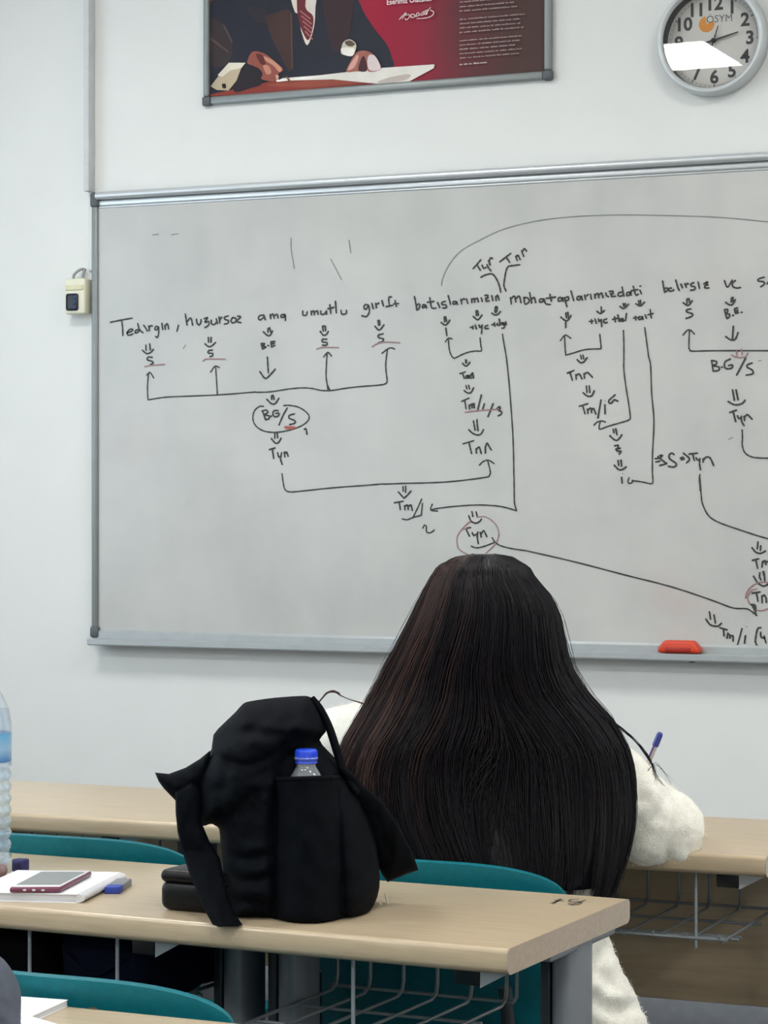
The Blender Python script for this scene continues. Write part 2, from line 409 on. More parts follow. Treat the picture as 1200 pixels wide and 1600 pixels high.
for (x, z) in ((bx0, bz1), (bx1, bz1), (bx0, bz0 + .012), (bx1, bz0 + .012)):
    top = z == bz1; sx = 1 if x == bx0 else -1
    xs_ = sorted((x - .003 * sx, x + .024 * sx)); zz = (z - .040, z + .001) if top else (z - .004, z + .028)
    mb = MB(); mb.bbox((xs_[0], WALL - .031, zz[0]), (xs_[1], WALL, zz[1]), .007); mb.build('corner_cap', M_capgrey, board)
c = PY(1077, 1037, WALL - .067)
mb = MB(); mb.bbox((c.x - .006, WALL - .05, bz0 - .013), (c.x + .006, WALL - .03, bz0 - .009), .001); mb.build('tray_clip', M_dark, board)
for py in (466, 662):
    c = PY(149, py, WALL - .02); mb = MB(); mb.ell((c.x, WALL - .02, c.z), .004, .004, .016); mb.build('magnet_strip_end', M_dark, board)

# handwriting: (crop x, crop y, crop scale, strokes)
W_ = {
'A1': (160, 470, 5.0, '''62,168 150,150 235,135;150,152 158,210 160,272;190,250 225,240 238,225 218,222 198,240 195,262 215,268 240,258;285,225 262,230 255,248 270,250 290,232;276,176 290,225 318,250;322,190 340,215 352,238;362,195 368,235;365,210 378,195 392,198;438,205 420,200 410,218 422,228 438,212;440,205 440,250 432,285 415,278;465,175 472,225;488,190 492,225;490,205 505,178 514,195 518,220;595,190 582,238
648,103 655,150 662,190;660,165 685,135 697,150 705,192;735,142 740,175 758,188 768,170 772,145;795,140 822,132 800,168 830,162 830,190 800,210;850,150 852,178 875,185 892,165;890,140 900,180;912,125 918,175;915,145 935,128;985,118 955,128 958,145 985,155 980,175 952,182;1020,130 1005,150 1015,172 1040,165 1045,140 1020,130;1055,120 1080,125 1052,160 1085,172
340,345 342,388;370,335 375,385;312,385 345,412 375,405 400,378;392,442 360,440 350,460 385,472 398,485 370,502;828,285 830,325;850,285 848,325;800,335 830,358 855,352 885,325;860,385 830,390 828,408 862,412 858,430 840,437
m:360,570 352,680 356,770;m:345,582 368,560 385,575 402,605;m:356,774 440,760 540,750 900,735 1200,712;m:898,730 892,620 885,520;m:845,558 875,515 895,512 915,522
r:330,515 380,505 490,496;r:785,472 810,455 870,455 960,455;t:630,375 650,345'''),
'A2': (380, 450, 4.615, '''150,195 120,200 110,220 125,230 150,210;150,198 160,230;195,190 198,222;198,200 215,188 225,220;225,200 245,190 252,218;300,190 275,195 275,212 295,208 302,195 305,235;180,290 178,320;190,285 200,320;145,315 175,342 195,340 212,310
130,400 140,440;130,400 155,402 140,418 165,425 140,440;178,415 180,417;200,390 205,425;200,388 230,385;200,405 225,400;205,425 228,415;175,498 178,560 182,612;120,602 150,645 170,650 205,615 232,585
m:92,752 200,748 330,728 430,720 500,725 560,738 610,740 640,738 800,715 980,700 1025,690 1038,670 1030,600 1028,540 1040,445;m:1000,472 1040,440 1070,432 1092,440;m:612,735 598,640 600,560 605,475;m:625,735 608,700;m:580,498 600,472 615,465 638,492
430,165 432,195 455,195 462,170;490,165 492,195;490,178 508,165 515,195;515,175 535,165 540,192;560,165 562,188 585,188 600,165;600,165 602,190;625,120 632,185;610,150 655,140;665,95 672,180;705,160 712,188 740,185 745,160;572,275 578,312;592,275 595,310;572,275 592,275;555,312 578,340 600,335 615,312;605,370 572,370 572,388 605,395 600,412 570,412
905,125 880,120 870,140 885,155 905,130 910,170 890,205 855,200;928,110 938,150;955,110 962,145;958,120 980,108;1000,90 1012,130;1070,65 1050,70 1055,130;1030,135 1080,125;1095,90 1105,135;1085,115 1122,112;972,232 978,270;982,232 985,268;950,275 972,300 990,298 1015,265;1010,330 975,340 978,358 1012,368 1000,388 975,395
r:530,440 580,428 690,430;r:930,425 960,405 1020,390 1130,395'''),
'A3': (380, 600, 4.286, '''190,80 192,105;200,75 208,105;190,80 200,75;158,102 190,132 215,130 240,95;m:138,150 110,150 75,180 65,235 90,285 150,318 240,322 340,300 410,268 442,228 425,190 370,155 310,143 270,145
130,180 150,238;125,182 155,175 165,190 145,205 175,215 172,232 150,240;185,215 187,217;235,178 205,180 200,205 215,220 238,210 238,195 218,198;295,160 265,215 240,275;345,200 310,210 310,230 345,245 345,262 310,272;408,305 420,300 428,338;212,330 212,365;228,330 232,362;188,365 215,395 235,392 255,362
175,440 215,428;195,435 205,500;230,460 240,490 255,480;258,460 250,500 262,540;275,455 280,490;278,470 290,455 302,485;m:260,600 268,660 280,705 310,722 380,718 600,695 800,680 943,668
R:280,288 345,288;R:290,296 350,292;R:280,290 330,300'''),
'A6': (600, 690, 5.4545, '''m:0,362 200,355 400,350 600,338 860,305 900,285 905,250 885,165;m:812,202 845,170 890,158 940,188;162,382 165,425;185,378 185,435;122,428 165,475 180,475 232,420;88,522 165,508;130,518 140,580;175,545 180,582;178,555 200,540 208,580;208,555 230,540 242,588;m:322,488 280,580 250,642;m:328,525 318,628;m:155,658 200,665 250,645 318,628;m:330,740 345,712 362,725 360,755 370,775 400,775 430,752
m:1108,300 1110,420 1112,520 1130,590;m:1130,590 1050,565 960,548 800,540 600,552 440,572 402,585;m:412,532 398,575 410,588 458,592;750,595 758,640;785,598 795,635;722,630 745,680 785,695 815,680 832,660
q:735,675 670,740 625,810 625,880 650,925 720,965;q:790,645 860,640 930,680 970,740 978,800 950,870 870,950;r:672,738 740,678
700,740 740,732;700,748 730,808;752,775 765,800 785,790;800,770 795,810 805,872;820,772 830,815;828,790 850,760 878,812;m:742,890 790,905 860,890 940,860;r:665,747 705,740;m:922,818 945,855 990,885 1080,910 1200,928'''),
'A4': (640, 380, 6.0, '''t:298,395 310,330 360,220 440,110 520,45 600,0;595,240 635,195 668,155;630,200 665,255;680,205 695,235 720,225;725,200 740,230 765,262;740,160 755,205;745,170 760,138 780,145;845,175 890,140 950,95;905,130 940,182;995,120 1010,165;1000,135 1015,112 1038,155;1050,70 1070,125;1055,85 1075,52 1098,75
668,320 710,298 755,288 785,295 820,345 845,410 855,460;1035,202 970,210 925,220 905,260 890,340 885,400 905,450
45,500 58,560 68,625;62,590 85,570 98,585 85,615 68,628;140,575 125,580 122,605 140,600 150,580 160,610;190,510 200,580 215,610 250,608;165,555 230,545;262,555 285,605;335,545 305,555 305,575 340,580 345,605 310,608;362,490 385,575;430,545 410,550 410,570 430,568 440,548 450,575;480,525 490,570;485,545 505,522 522,528;535,520 545,565;580,520 585,558;583,535 605,518 612,555;612,530 635,515 645,552;672,510 682,548;705,490 735,490 715,540 748,540;710,517 738,512;770,490 782,540;808,498 812,540;810,510 825,488 840,535
325,692 328,740;338,690 348,735;325,692 338,690;295,742 325,765 350,760 378,720;340,795 350,868;622,635 628,680;638,632 645,678;622,635 638,632;595,685 630,715 650,712 680,672;805,600 800,640 815,645 822,600 805,598;770,655 800,672 830,665 852,640
568,790 600,785;592,775 595,805;615,765 628,805;650,765 660,790 680,770;680,765 678,800 675,850;735,770 710,780 708,800 740,800;770,765 800,760;795,745 800,780;825,750 820,765 840,770;840,710 850,770;880,745 860,750 880,765 890,750 888,790 865,798;900,735 908,765'''),
'A5': (680, 500, 7.275, '''m:150,210 155,290 170,370 200,425 230,430 300,395 380,365 460,352 525,350 518,280 510,200;m:115,250 150,208 195,215;345,450 348,490;358,455 358,490;310,490 340,520 365,518 395,478;280,610 345,590;310,600 330,665;370,630 350,640 350,660 372,655 378,630 385,662;400,625 408,665;405,640 425,600 435,662;350,745 362,785;380,740 392,785;328,800 365,828 405,825 438,770
300,925 385,888;335,910 352,1010;385,965 392,1015;390,980 415,955 420,1000;418,970 440,950 445,1000;525,850 480,1035;560,950 540,1015;660,950 600,1100;700,1010 730,985 740,1005 720,1025 755,1045 750,1070 715,1090;r:340,1050 500,1028 720,1015
435,1145 445,1200 455,1255;475,1130 480,1200 488,1260;380,1245 430,1290 490,1308 525,1290 550,1245;315,1408 440,1372;385,1395 400,1460 415,1520;465,1460 470,1515;465,1475 500,1445 525,1520;570,1440 572,1515;570,1445 590,1400 615,1440 640,1480;m:765,160 780,260 810,430 840,720 870,1100 885,1350 892,1600 894,1782'''),
'A7': (780, 420, 4.8, '''85,215 92,265;88,225 115,205 125,250;125,225 150,205 165,255;185,215 195,265 225,245 215,220 185,215;228,178 245,258;240,230 262,215 275,255;325,225 305,230 305,250 328,245 335,225 350,262 385,268;380,190 392,245;352,222 425,212;462,215 445,220 445,242 465,238 475,215 480,245;490,215 508,285;492,220 518,210 520,232 500,240;538,165 560,240;605,205 588,210 585,230 605,230 615,205 625,235;640,195 648,230;644,210 668,192;685,190 692,228;715,190 720,222;718,200 740,185 748,218;748,198 768,182 780,218;800,180 805,200 822,210;825,170 855,170 840,205 875,205;832,188 858,186;924,176 900,178 891,196 908,206 932,196;922,136 930,180 937,204;975,175 958,180 958,200 978,195 985,172 990,198;1005,130 1025,195 1045,190;990,165 1040,155;1055,160 1068,188;1055,130 1057,132
500,330 505,370;515,325 520,368;462,362 495,388 515,385 540,350;498,400 500,442;765,285 768,325;732,318 760,335 790,312;930,260 935,282;945,260 948,280;905,282 935,298 970,265;1045,238 1050,270;1060,235 1062,268;1025,262 1060,278 1090,250
675,395 705,392;692,380 695,410;718,375 730,410;745,375 750,395 768,380;765,380 770,435;808,375 785,385 790,405 812,402;865,360 872,400;850,380 885,372;890,345 900,395;900,375 915,380 905,395;925,372 918,392 935,390 925,372;955,335 948,390;1008,370 1035,365;1022,355 1025,385;1060,358 1045,365 1050,380 1068,375 1072,358 1080,380;1095,345 1105,372;1132,305 1142,370;1115,345 1155,335
m:490,505 495,600 500,648;m:500,648 560,630 650,605 765,600;m:765,600 760,540 755,490;m:458,540 490,500 510,502 538,522;m:932,462 935,560 935,670;m:1092,440 1105,540 1122,670'''),
'A8': (860, 540, 6.665, '''m:766,130 765,250 790,450 815,600 832,740 815,775 740,800 600,840 515,870 510,830 520,795;m:452,830 490,795 540,785 575,797;m:1028,130 1045,220 1055,500 1078,780 1065,1100 1062,1300 1068,1410 1050,1438 960,1420 850,1405;m:820,1375 808,1410 820,1435 850,1425 860,1400
315,100 325,140;340,98 348,140;278,145 310,175 345,172 385,125;175,288 248,258;205,280 230,362;265,300 270,352;265,320 300,295 330,348;350,290 355,340;350,300 385,280 410,300 440,332;375,420 382,490;405,418 412,490;340,490 385,525 430,522 458,468
300,632 390,605;335,620 362,712;385,660 392,708;390,675 420,650 430,700;430,670 450,655 475,715;528,565 495,755;568,615 570,712;675,512 608,575 628,602 665,565 685,570 705,580;655,870 662,910;680,865 695,930;618,938 670,982 705,980 745,928
668,1045 710,1040 690,1095 735,1100 715,1130;680,1080 730,1068;705,1195 712,1250;735,1190 742,1258;665,1245 710,1290 750,1290 790,1262;742,1370 748,1435;t:750,1332 752,1338;t:568,576 570,580'''),
'B1': (1010, 420, 6.316, '''160,120 170,180 180,230;178,195 205,190 210,210 180,232;250,190 225,195 228,220 265,215 270,205;290,110 310,180 325,215;340,150 358,190;380,145 395,185;388,165 405,145 415,150;470,135 440,150 445,170 480,180 475,205 435,212;510,130 525,195;565,150 605,130 575,185 620,190;575,165 610,160;770,115 800,180 850,110;880,115 850,140 855,175 890,190 930,185;1165,82 1110,100 1105,120 1160,130 1160,155 1128,178;1190,150 1210,120
400,300 402,345;420,295 430,340;400,300 420,295;362,335 400,360 420,358 455,315;440,395 400,405 400,425 455,445 445,470 390,490;840,285 838,330;855,280 855,325;780,330 820,355 850,352 878,305
770,405 795,490;770,405 800,400 800,425 785,440 820,450 818,475 795,492;850,460 852,462;870,395 880,440;868,395 900,385;875,420 905,410;880,440 910,432;935,430 937,433;858,565 850,700;782,668 820,695 850,705 880,690 905,628;m:425,605 420,760 430,800 460,812 700,808 1230,808;m:360,655 400,610 435,605 475,645
r:890,810 895,870;r:940,790 945,850;r:838,850 890,872 950,875 985,860 1000,830;645,915 660,1010;640,905 690,915 690,940 660,955 715,970 715,1000 660,1012;740,970 742,972;830,890 780,915 770,960 790,985 840,980 850,950 810,955;980,880 890,1050;1045,930 1000,945 995,970 1045,1000 1050,1035 985,1050;t:1105,910 1135,905'''),
'B2': (1010, 590, 6.316, '''850,120 870,225;885,120 905,220;805,235 860,265 900,268 945,255 975,222;822,345 890,320;855,335 882,435;898,375 915,405 940,390;938,380 940,430 965,475;965,380 970,425;968,390 995,365 1020,385 1045,412;m:945,515 948,600 945,660 965,730 1010,770 1080,790 1230,795;t:810,612 852,590
85,800 125,795;92,832 135,825;130,770 158,768 140,800 190,840 195,850 130,868;112,778 190,842;275,760 250,745 225,765 230,800 285,840 295,865 265,882 215,875;335,795 365,785;345,810 375,800;365,745 425,800 395,842;420,755 505,745;455,752 475,820;490,790 510,815 530,800;528,800 525,850 535,910;560,800 560,835;560,815 590,785 630,795 665,868;m:530,955 522,1000 530,1074 531,1115'''),
'B7': (980, 720, 4.7045, '''m:535,125 545,260 555,320 600,405 680,455 820,505 950,548 1060,580;m:-752,658 -376,745 0,843 250,905 450,965 650,1035 780,1082 880,1088 940,1125'''),
'B3': (1080, 830, 8.425, '''880,140 875,190 870,235;915,190 912,255;800,215 850,275 905,292 945,280 980,258;805,385 890,362;850,375 875,490;940,395 932,475;935,430 970,385 985,440;985,410 1030,390;905,545 900,600 920,640;955,530 965,600 970,660;945,530 955,580;820,590 870,670 920,710 960,722 1030,690
r:1030,681 950,668 880,680 790,730 730,810 718,880;r:870,760 800,775 755,830 745,890 770,960;r:860,1040 940,1045 1030,1005;800,815 910,800;860,810 880,925;930,850 935,945;930,870 960,840 985,880 990,940;785,965 835,970 850,1010 845,1070 862,1112;800,970 830,1000 845,1060;810,985 838,1045
240,1060 255,1160;300,1100 320,1210;192,1155 250,1230 320,1250 360,1245 400,1210;375,1268 475,1300;425,1290 435,1380;485,1340 470,1410;485,1350 510,1370 510,1410;515,1380 550,1380 552,1450;m:670,1280 605,1515;715,1375 702,1475;t:726,1255 730,1260;920,1270 875,1285 850,1400 850,1470 900,1525 1040,1525;915,1330 920,1390 970,1410;960,1380 985,1470'''),
'F': (0, 0, 1.0, '''t:238,367 248,366;t:268,367 279,365;t:455,372 455,390 460,420;t:517,405 530,430 534,437;t:545,375 548,395;t:740,380 790,357 860,342 950,336 1050,337 1130,340 1215,348'''),
}
ink = {'k': MB(), 'r': MB(), 'R': MB(), 't': MB()}
lay = {'k': 0.0006, 'r': 0.0010, 'R': 0.0014, 't': 0.0003}
rw = random.Random(4)
def ribbon(mbx, pts, w, y):
    """flat marker line on the board"""
    q = [Vector((p.x, 0, p.z)) for p in pts]
    if (q[-1] - q[0]).length < w and len(q) == 2: q[1] = q[0] + Vector((w * .6, 0, 0))
    t0 = (q[0] - q[1]).normalized(); t1 = (q[-1] - q[-2]).normalized()
    q = [q[0] + t0 * w * .35] + q + [q[-1] + t1 * w * .35]; n = len(q); vs = []
    for i in range(n):
        t = (q[min(i + 1, n - 1)] - q[max(i - 1, 0)]).normalized(); s = Vector((-t.z, 0, t.x))
        ww = w * (.45 if i in (0, n - 1) else (1 + .12 * math.sin(i * 1.7 + q[0].x * 40)))
        vs += [(q[i].x + s.x * ww / 2, y, q[i].z + s.z * ww / 2), (q[i].x - s.x * ww / 2, y, q[i].z - s.z * ww / 2)]
    mbx.add(vs, [(2 * i, 2 * i + 1, 2 * i + 3, 2 * i + 2) for i in range(n - 1)])
for key, (ox, oy, sc, txt) in W_.items():
    for s in txt.replace('\n', ';').split(';'):
        s = s.strip()
        if not s: continue
        code = 'k'
        if s[1] == ':': code, s = s[0], s[2:]
        pts = [tuple(float(v) for v in p.split(',')) for p in s.split()]
        px = [(ox + x / sc, oy + y / sc) for x, y in pts]
        w3 = [PY(x, y, YF) for x, y in catmull(px, 5)]
        wd = {'k': .0044, 'm': .0036, 't': .0026, 'r': .0032, 'R': .0048, 'q': .0026}[code]
        kind = {'m': 'k', 'q': 'r'}.get(code, code)
        ribbon(ink[kind], w3, wd, YF - lay[kind] - rw.random() * .00012)
ink['k'].build('marker_writing', M_ink, board)
o = ink['r'].build('marker_writing', M_redink, board); tag(o, 'faded red marker underlines and circles')
o = ink['R'].build('marker_writing', M_redink2, board); tag(o, 'fresh red marker underline below the letter S')
o = ink['t'].build('marker_writing', M_ink_thin, board); tag(o, 'thin faded grey marker arc and dots')

# red eraser on the tray
M_red = mat('red_eraser_plastic', (206, 62, 30), 0.4, var=0.05)
c = PY(1062, 1022, WALL - .045)
er = thing('board_eraser', 'orange-red plastic board eraser lying in the whiteboard tray', 'board eraser', (c.x, WALL - .043, bz0 + .009))
mb = MB(); out = [(-.052, 0), (.052, 0), (.052, .012), (.036, .030), (-.036, .030), (-.052, .012)]
bm = bmesh.new(); vs = [bm.verts.new((x, y, z)) for y in (-.016, .018) for x, z in out]
for i in range(6): bm.faces.new((vs[i], vs[(i + 1) % 6], vs[6 + (i + 1) % 6], vs[6 + i]))
bm.faces.new(vs[:6][::-1]); bm.faces.new(vs[6:]); bmesh.ops.recalc_face_normals(bm, faces=bm.faces[:])
bmesh.ops.bevel(bm, geom=bm.edges[:], offset=.006, segments=3, affect='EDGES', profile=0.5); mb.bm(bm)
mb.build('eraser_body', M_red, er, local=True)
mb = MB(); mb.bbox((-.032, -.0185, .003), (.032, -.0150, .014), .002); o = mb.build('grip_recess', mat('dark_red_plastic', (158, 34, 18), .5), er, local=True); tag(o, 'darker red grip strip')

# ------------------------------------------------------------------ trunking and socket
tr0 = PY(130.5, 300, WALL - .034).x; tr1 = PY(138.5, 300, WALL - .034).x
ct = thing('cable_trunking', 'white cable trunking running down the wall to the whiteboard corner', 'cable trunking', (tr0, WALL, CEIL))
zt = PY(131, 424, WALL).z
mb = MB(); mb.bbox((tr0, WALL - .034, bz1 + .004), (tr1, WALL, CEIL), .002); mb.build('trunking_channel', mat('pale_grey_plastic', (206, 208, 210), .5), ct)
mb = MB(); mb.bbox((tr0, WALL - .010, zt), (min(tr1, bx0 - .004), WALL, bz1 + .004), .002); mb.build('trunking_tail', M_white_pl, ct)
a = PY(101.5, 436, WALL - .04); b = PY(133, 490, WALL - .04)
so = thing('wall_socket_box', 'cream wall switch box with dark front beside the whiteboard edge', 'switch box', ((a.x + b.x) / 2, WALL, b.z))
mb = MB(); mb.bbox((a.x, WALL - .042, b.z), (b.x, WALL, a.z), .005); mb.build('box_housing', M_cream, so)
mb = MB(); zz = PY(110, 447, WALL - .04).z; mb.bbox((a.x + .003, WALL - .045, zz - .012), (b.x - .004, WALL - .04, zz + .002), .002); mb.build('label_ridge', mat('pale_yellow_plastic', (214, 210, 176), .5), so)
p = PY(103.5, 459, WALL - .044); q = PY(122, 485, WALL - .044)
mb = MB(); mb.bbox((p.x, WALL - .0455, q.z), (q.x, WALL - .040, p.z), .006); pan = mb.build('dark_panel', M_dark, so); tag(pan, 'dark grey front panel with three blue dots')
M_bdot = mat('blue_plastic', (40, 62, 120), .4)
for k in range(3):
    d = PY(116, 464 + 8 * k, WALL - .046); mb = MB(); mb.ell((d.x, WALL - .0455, d.z), .004, .002, .005); mb.build('indicator_dot', M_bdot, pan)
mb = MB()
mb.tube(catmull([tuple(PY(114.5, 437, WALL - .02)), tuple(PY(116, 429, WALL - .02)), tuple(PY(124, 422, WALL - .02)), tuple(PY(131, 420, WALL - .012))], 5), .004, 8)
mb.tube(catmull([tuple(PY(130, 437, WALL - .02)), tuple(PY(130, 428, WALL - .02)), tuple(PY(133, 420, WALL - .015))], 5), .004, 8)
mb.build('cable', mat('grey_cable', (150, 152, 150), .5), so)

# ------------------------------------------------------------------ poster in clip frame
YP = WALL - .016
ptl = PY(317, 161, YP); pbr = PY(861, 124, YP)
fx0, fx1, fz0 = ptl.x, pbr.x, (ptl.z + pbr.z) / 2 - .002; fz1 = fz0 + .66
po = thing('framed_poster', 'crimson poster of a seated suited man writing, in an aluminium clip frame', 'poster', ((fx0 + fx1) / 2, WALL, fz0))
fw = .021
def poster_bg():
    m, n, l, b = nt('poster_print'); tc = n.new('ShaderNodeTexCoord'); sx = n.new('ShaderNodeSeparateXYZ'); l.new(tc.outputs['Generated'], sx.inputs[0])
    cr = n.new('ShaderNodeValToRGB'); e = cr.color_ramp.elements
    stops = [(0.0, (178, 84, 82)), (.25, (168, 50, 66)), (.53, (160, 26, 56)), (.66, (140, 34, 56)), (.76, (98, 48, 54)), (.88, (78, 52, 50)), (1.0, (74, 56, 52))]
    e[0].position, e[0].color = stops[0][0], lin(stops[0][1]); e[1].position, e[1].color = stops[-1][0], lin(stops[-1][1])
    for p_, c_ in stops[1:-1]: k = e.new(p_); k.color = lin(c_)
    nz = n.new('ShaderNodeTexNoise'); nz.inputs['Scale'].default_value = 3; l.new(tc.outputs['Generated'], nz.inputs[0])
    ad = n.new('ShaderNodeMath'); ad.operation = 'MULTIPLY_ADD'; ad.inputs[1].default_value = .12; l.new(nz.outputs['Fac'], ad.inputs[0])
    sb = n.new('ShaderNodeMath'); sb.operation = 'SUBTRACT'; sb.inputs[1].default_value = .06; l.new(sx.outputs[0], sb.inputs[0]); l.new(sb.outputs[0], ad.inputs[2])
    l.new(ad.outputs[0], cr.inputs[0]); l.new(cr.outputs[0], b.inputs['Base Color']); setv(b, Roughness=.5, Specular_IOR_Level=.2); return m
pm = [poster_bg()]; pidx = {}
def pcol(c):
    if c not in pidx: pidx[c] = len(pm); pm.append(mat('poster_ink', c, .5, var=.10, scale=14, spec=.2))
    return pidx[c]
mb = MB(); yb = WALL - .0060
mb.add([(fx0 + .01, yb, fz0 + .01), (fx1 - .01, yb, fz0 + .01), (fx1 - .01, yb, fz1 - .01), (fx0 + .01, yb, fz1 - .01)], [(0, 1, 2, 3)], 0)
lv = [0]
def pp(c, pts, smooth=True, px=False):
    lv[0] += 1; y = yb - .00012 * lv[0]
    q = [(p if px else (310 + p[0] / 4, p[1] / 4)) for p in pts]
    if smooth: q = catmull(q, 4, True)
    vs = [PY(a, b, y) for a, b in q]
    tri = geometry.tessellate_polygon([[Vector((v.x, v.z, 0)) for v in vs]])
    fs = []
    for t in tri:
        A, B, C = (vs[i] for i in t); s = (B.x - A.x) * (C.z - A.z) - (B.z - A.z) * (C.x - A.x)
        fs.append(t if s > 0 else t[::-1])
    mb.add(vs, fs, pcol(c))
pp((196, 150, 128), [(520, -560), (640, -640), (770, -560), (780, -380), (700, -230), (600, -230), (520, -380)])
pp((70, 56, 46), [(500, -520), (540, -650), (660, -700), (780, -630), (790, -520), (740, -590), (640, -610), (560, -580)])
pp((196, 150, 128), [(580, -300), (720, -300), (740, -120), (560, -120)])
pp((40, 42, 54), [(68, 596), (68, 60), (140, -20), (300, -130), (520, -220), (780, -220), (930, -130), (1000, 0), (1030, 70), (1080, 150), (1120, 205), (1178, 280), (1207, 358), (1198, 430), (900, 470), (560, 490), (250, 580)])
pp((58, 49, 52), [(70, 380), (70, 130), (150, 150), (210, 250), (200, 375), (130, 420)])
pp((50, 46, 54), [(300, 40), (420, 60), (430, 140), (360, 130)])
pp((92, 74, 70), [(150, 150), (165, 160), (215, 260), (208, 270)], False)
pp((92, 74, 70), [(75, 230), (190, 320), (188, 330), (75, 250)], False)
pp((68, 49, 47), [(420, 110), (470, 85), (578, 70), (586, 260), (578, 440), (540, 400), (470, 260), (440, 180)])
pp((58, 42, 48), [(790, -40), (960, -40), (950, 180), (915, 270), (850, 330), (800, 150)])
pp((94, 70, 62), [(576, 80), (584, 80), (592, 430), (582, 430)], False)
pp((228, 218, 208), [(575, -120), (740, -120), (732, 40), (722, 170), (680, 283), (640, 185), (622, 110), (590, 40)])
pp((40, 42, 54), [(560, -60), (580, 10), (604, 78), (628, 86), (640, 180), (636, 200), (600, 120), (560, 40)], False)
pp((108, 44, 52), [(620, -120), (690, -120), (668, 40), (716, 100), (714, 175), (685, 252), (642, 178), (622, 90), (616, 40)])
for k in range(5):
    x = 640 + 8 * k; y = 70 + 32 * k
    pp((176, 112, 108), [(x - 8, y), (x - 2, y - 6), (min(x + 62, 716), y + 44), (min(x + 58, 714), y + 52)], False)
pp((138, 60, 52), [(75, 603), (75, 590), (400, 520), (490, 500), (1040, 490), (1180, 510), (800, 552), (400, 582)], False)
pp((150, 76, 62), [(420, 530), (700, 505), (1000, 495), (1060, 510), (700, 545)])
pp((44, 38, 46), [(220, 570), (290, 420), (390, 440), (400, 520), (330, 550)])
pp((188, 172, 146), [(76, 540), (190, 392), (295, 392), (268, 425), (238, 505), (188, 566), (115, 562)], False)
pp((222, 214, 196), [(120, 470), (190, 392), (295, 392), (268, 425), (200, 440), (150, 480)], False)
pp((40, 34, 30), [(148, 525), (170, 525), (172, 550), (152, 550)])
pp((150, 84, 74), [(305, 390), (335, 325), (390, 326), (440, 352), (522, 422), (525, 446), (500, 462), (498, 492), (470, 508), (430, 505), (392, 492), (402, 462), (380, 430), (340, 410)])
pp((206, 148, 124), [(410, 352), (460, 374), (518, 425), (505, 450), (468, 410), (418, 378)])
pp((198, 138, 116), [(404, 408), (440, 412), (456, 455), (425, 462)])
pp((100, 48, 44), [(360, 340), (400, 345), (420, 400), (390, 400)])
pp((208, 160, 140), [(482, 470), (500, 470), (502, 492), (488, 496)])
pp((226, 222, 214), [(432, 126.5), (442, 122), (500, 117.5), (598, 106), (679, 100.5), (678, 106.5), (640, 127), (600, 131.5), (585, 130.5), (520, 124)], False, True)
pp((192, 180, 172), [(590, 128), (612, 120), (640, 116), (636, 124), (604, 131)], True, True)
pp((240, 236, 228), [(485, 500), (700, 478), (900, 462), (700, 490), (490, 512)], False)
pp((120, 88, 48), [(545, 478), (556, 476), (580, 508), (566, 512)], False)
pp((204, 198, 182), [(892, 318), (905, 265), (945, 246), (980, 268), (986, 300), (962, 350), (900, 340)])
pp((236, 232, 222), [(895, 300), (960, 300), (975, 310), (960, 350), (900, 336)])
pp((96, 80, 70), [(915, 262), (948, 252), (978, 275), (960, 290), (930, 285)])
pp((164, 102, 92), [(925, 448), (945, 396), (985, 332), (1030, 316), (1080, 330), (1118, 370), (1140, 432), (1062, 446), (1046, 380), (1020, 440), (985, 446)])
pp((70, 40, 46), [(1000, 440), (1012, 380), (1034, 350), (1052, 400), (1050, 444)])
pp((222, 206, 206), [(1066, 345), (1106, 352), (1138, 430), (1072, 440), (1056, 390)])
pp((214, 162, 150), [(935, 440), (950, 400), (990, 345), (1000, 360), (975, 420)])
# small print: rows of tiny unreadable words
rp = random.Random(2); tc_ = (166, 150, 146)
rows = [(-46, 930), (-20, 900), (14, 760), (44, 880), (72, 915), (126, 960), (154, 930), (182, 920), (210, 940), (264, 930), (292, 930), (320, 890), (348, 930), (376, 915)]
def words(x0, x1, y, c, hgt, slope=-.085):
    x = x0
    while x < x1 - 8:
        w = min(rp.choice([18, 26, 34, 44, 56, 64]), x1 - x)
        q = x
        while q < x + w:
            lw = rp.choice([3.2, 4.5, 5.5]); h = hgt * rp.choice([.75, .75, 1.0, 1.15])
            yy = y + (q - 530) * slope
            pts = [(q, yy), (q + lw, yy + lw * slope), (q + lw, yy - h), (q, yy - h)]
            vs = [PY(590 + a / 4.138, b / 4.138, yb - .0078) for a, b in pts]
            mb.add(vs, [(0, 1, 2, 3)], pcol(c)); q += lw + 1.6
        x += w + 9
for y, x1 in rows: words(530, x1, y + 4, tc_, 8)
words(530, 708, 422, (206, 196, 190), 9)
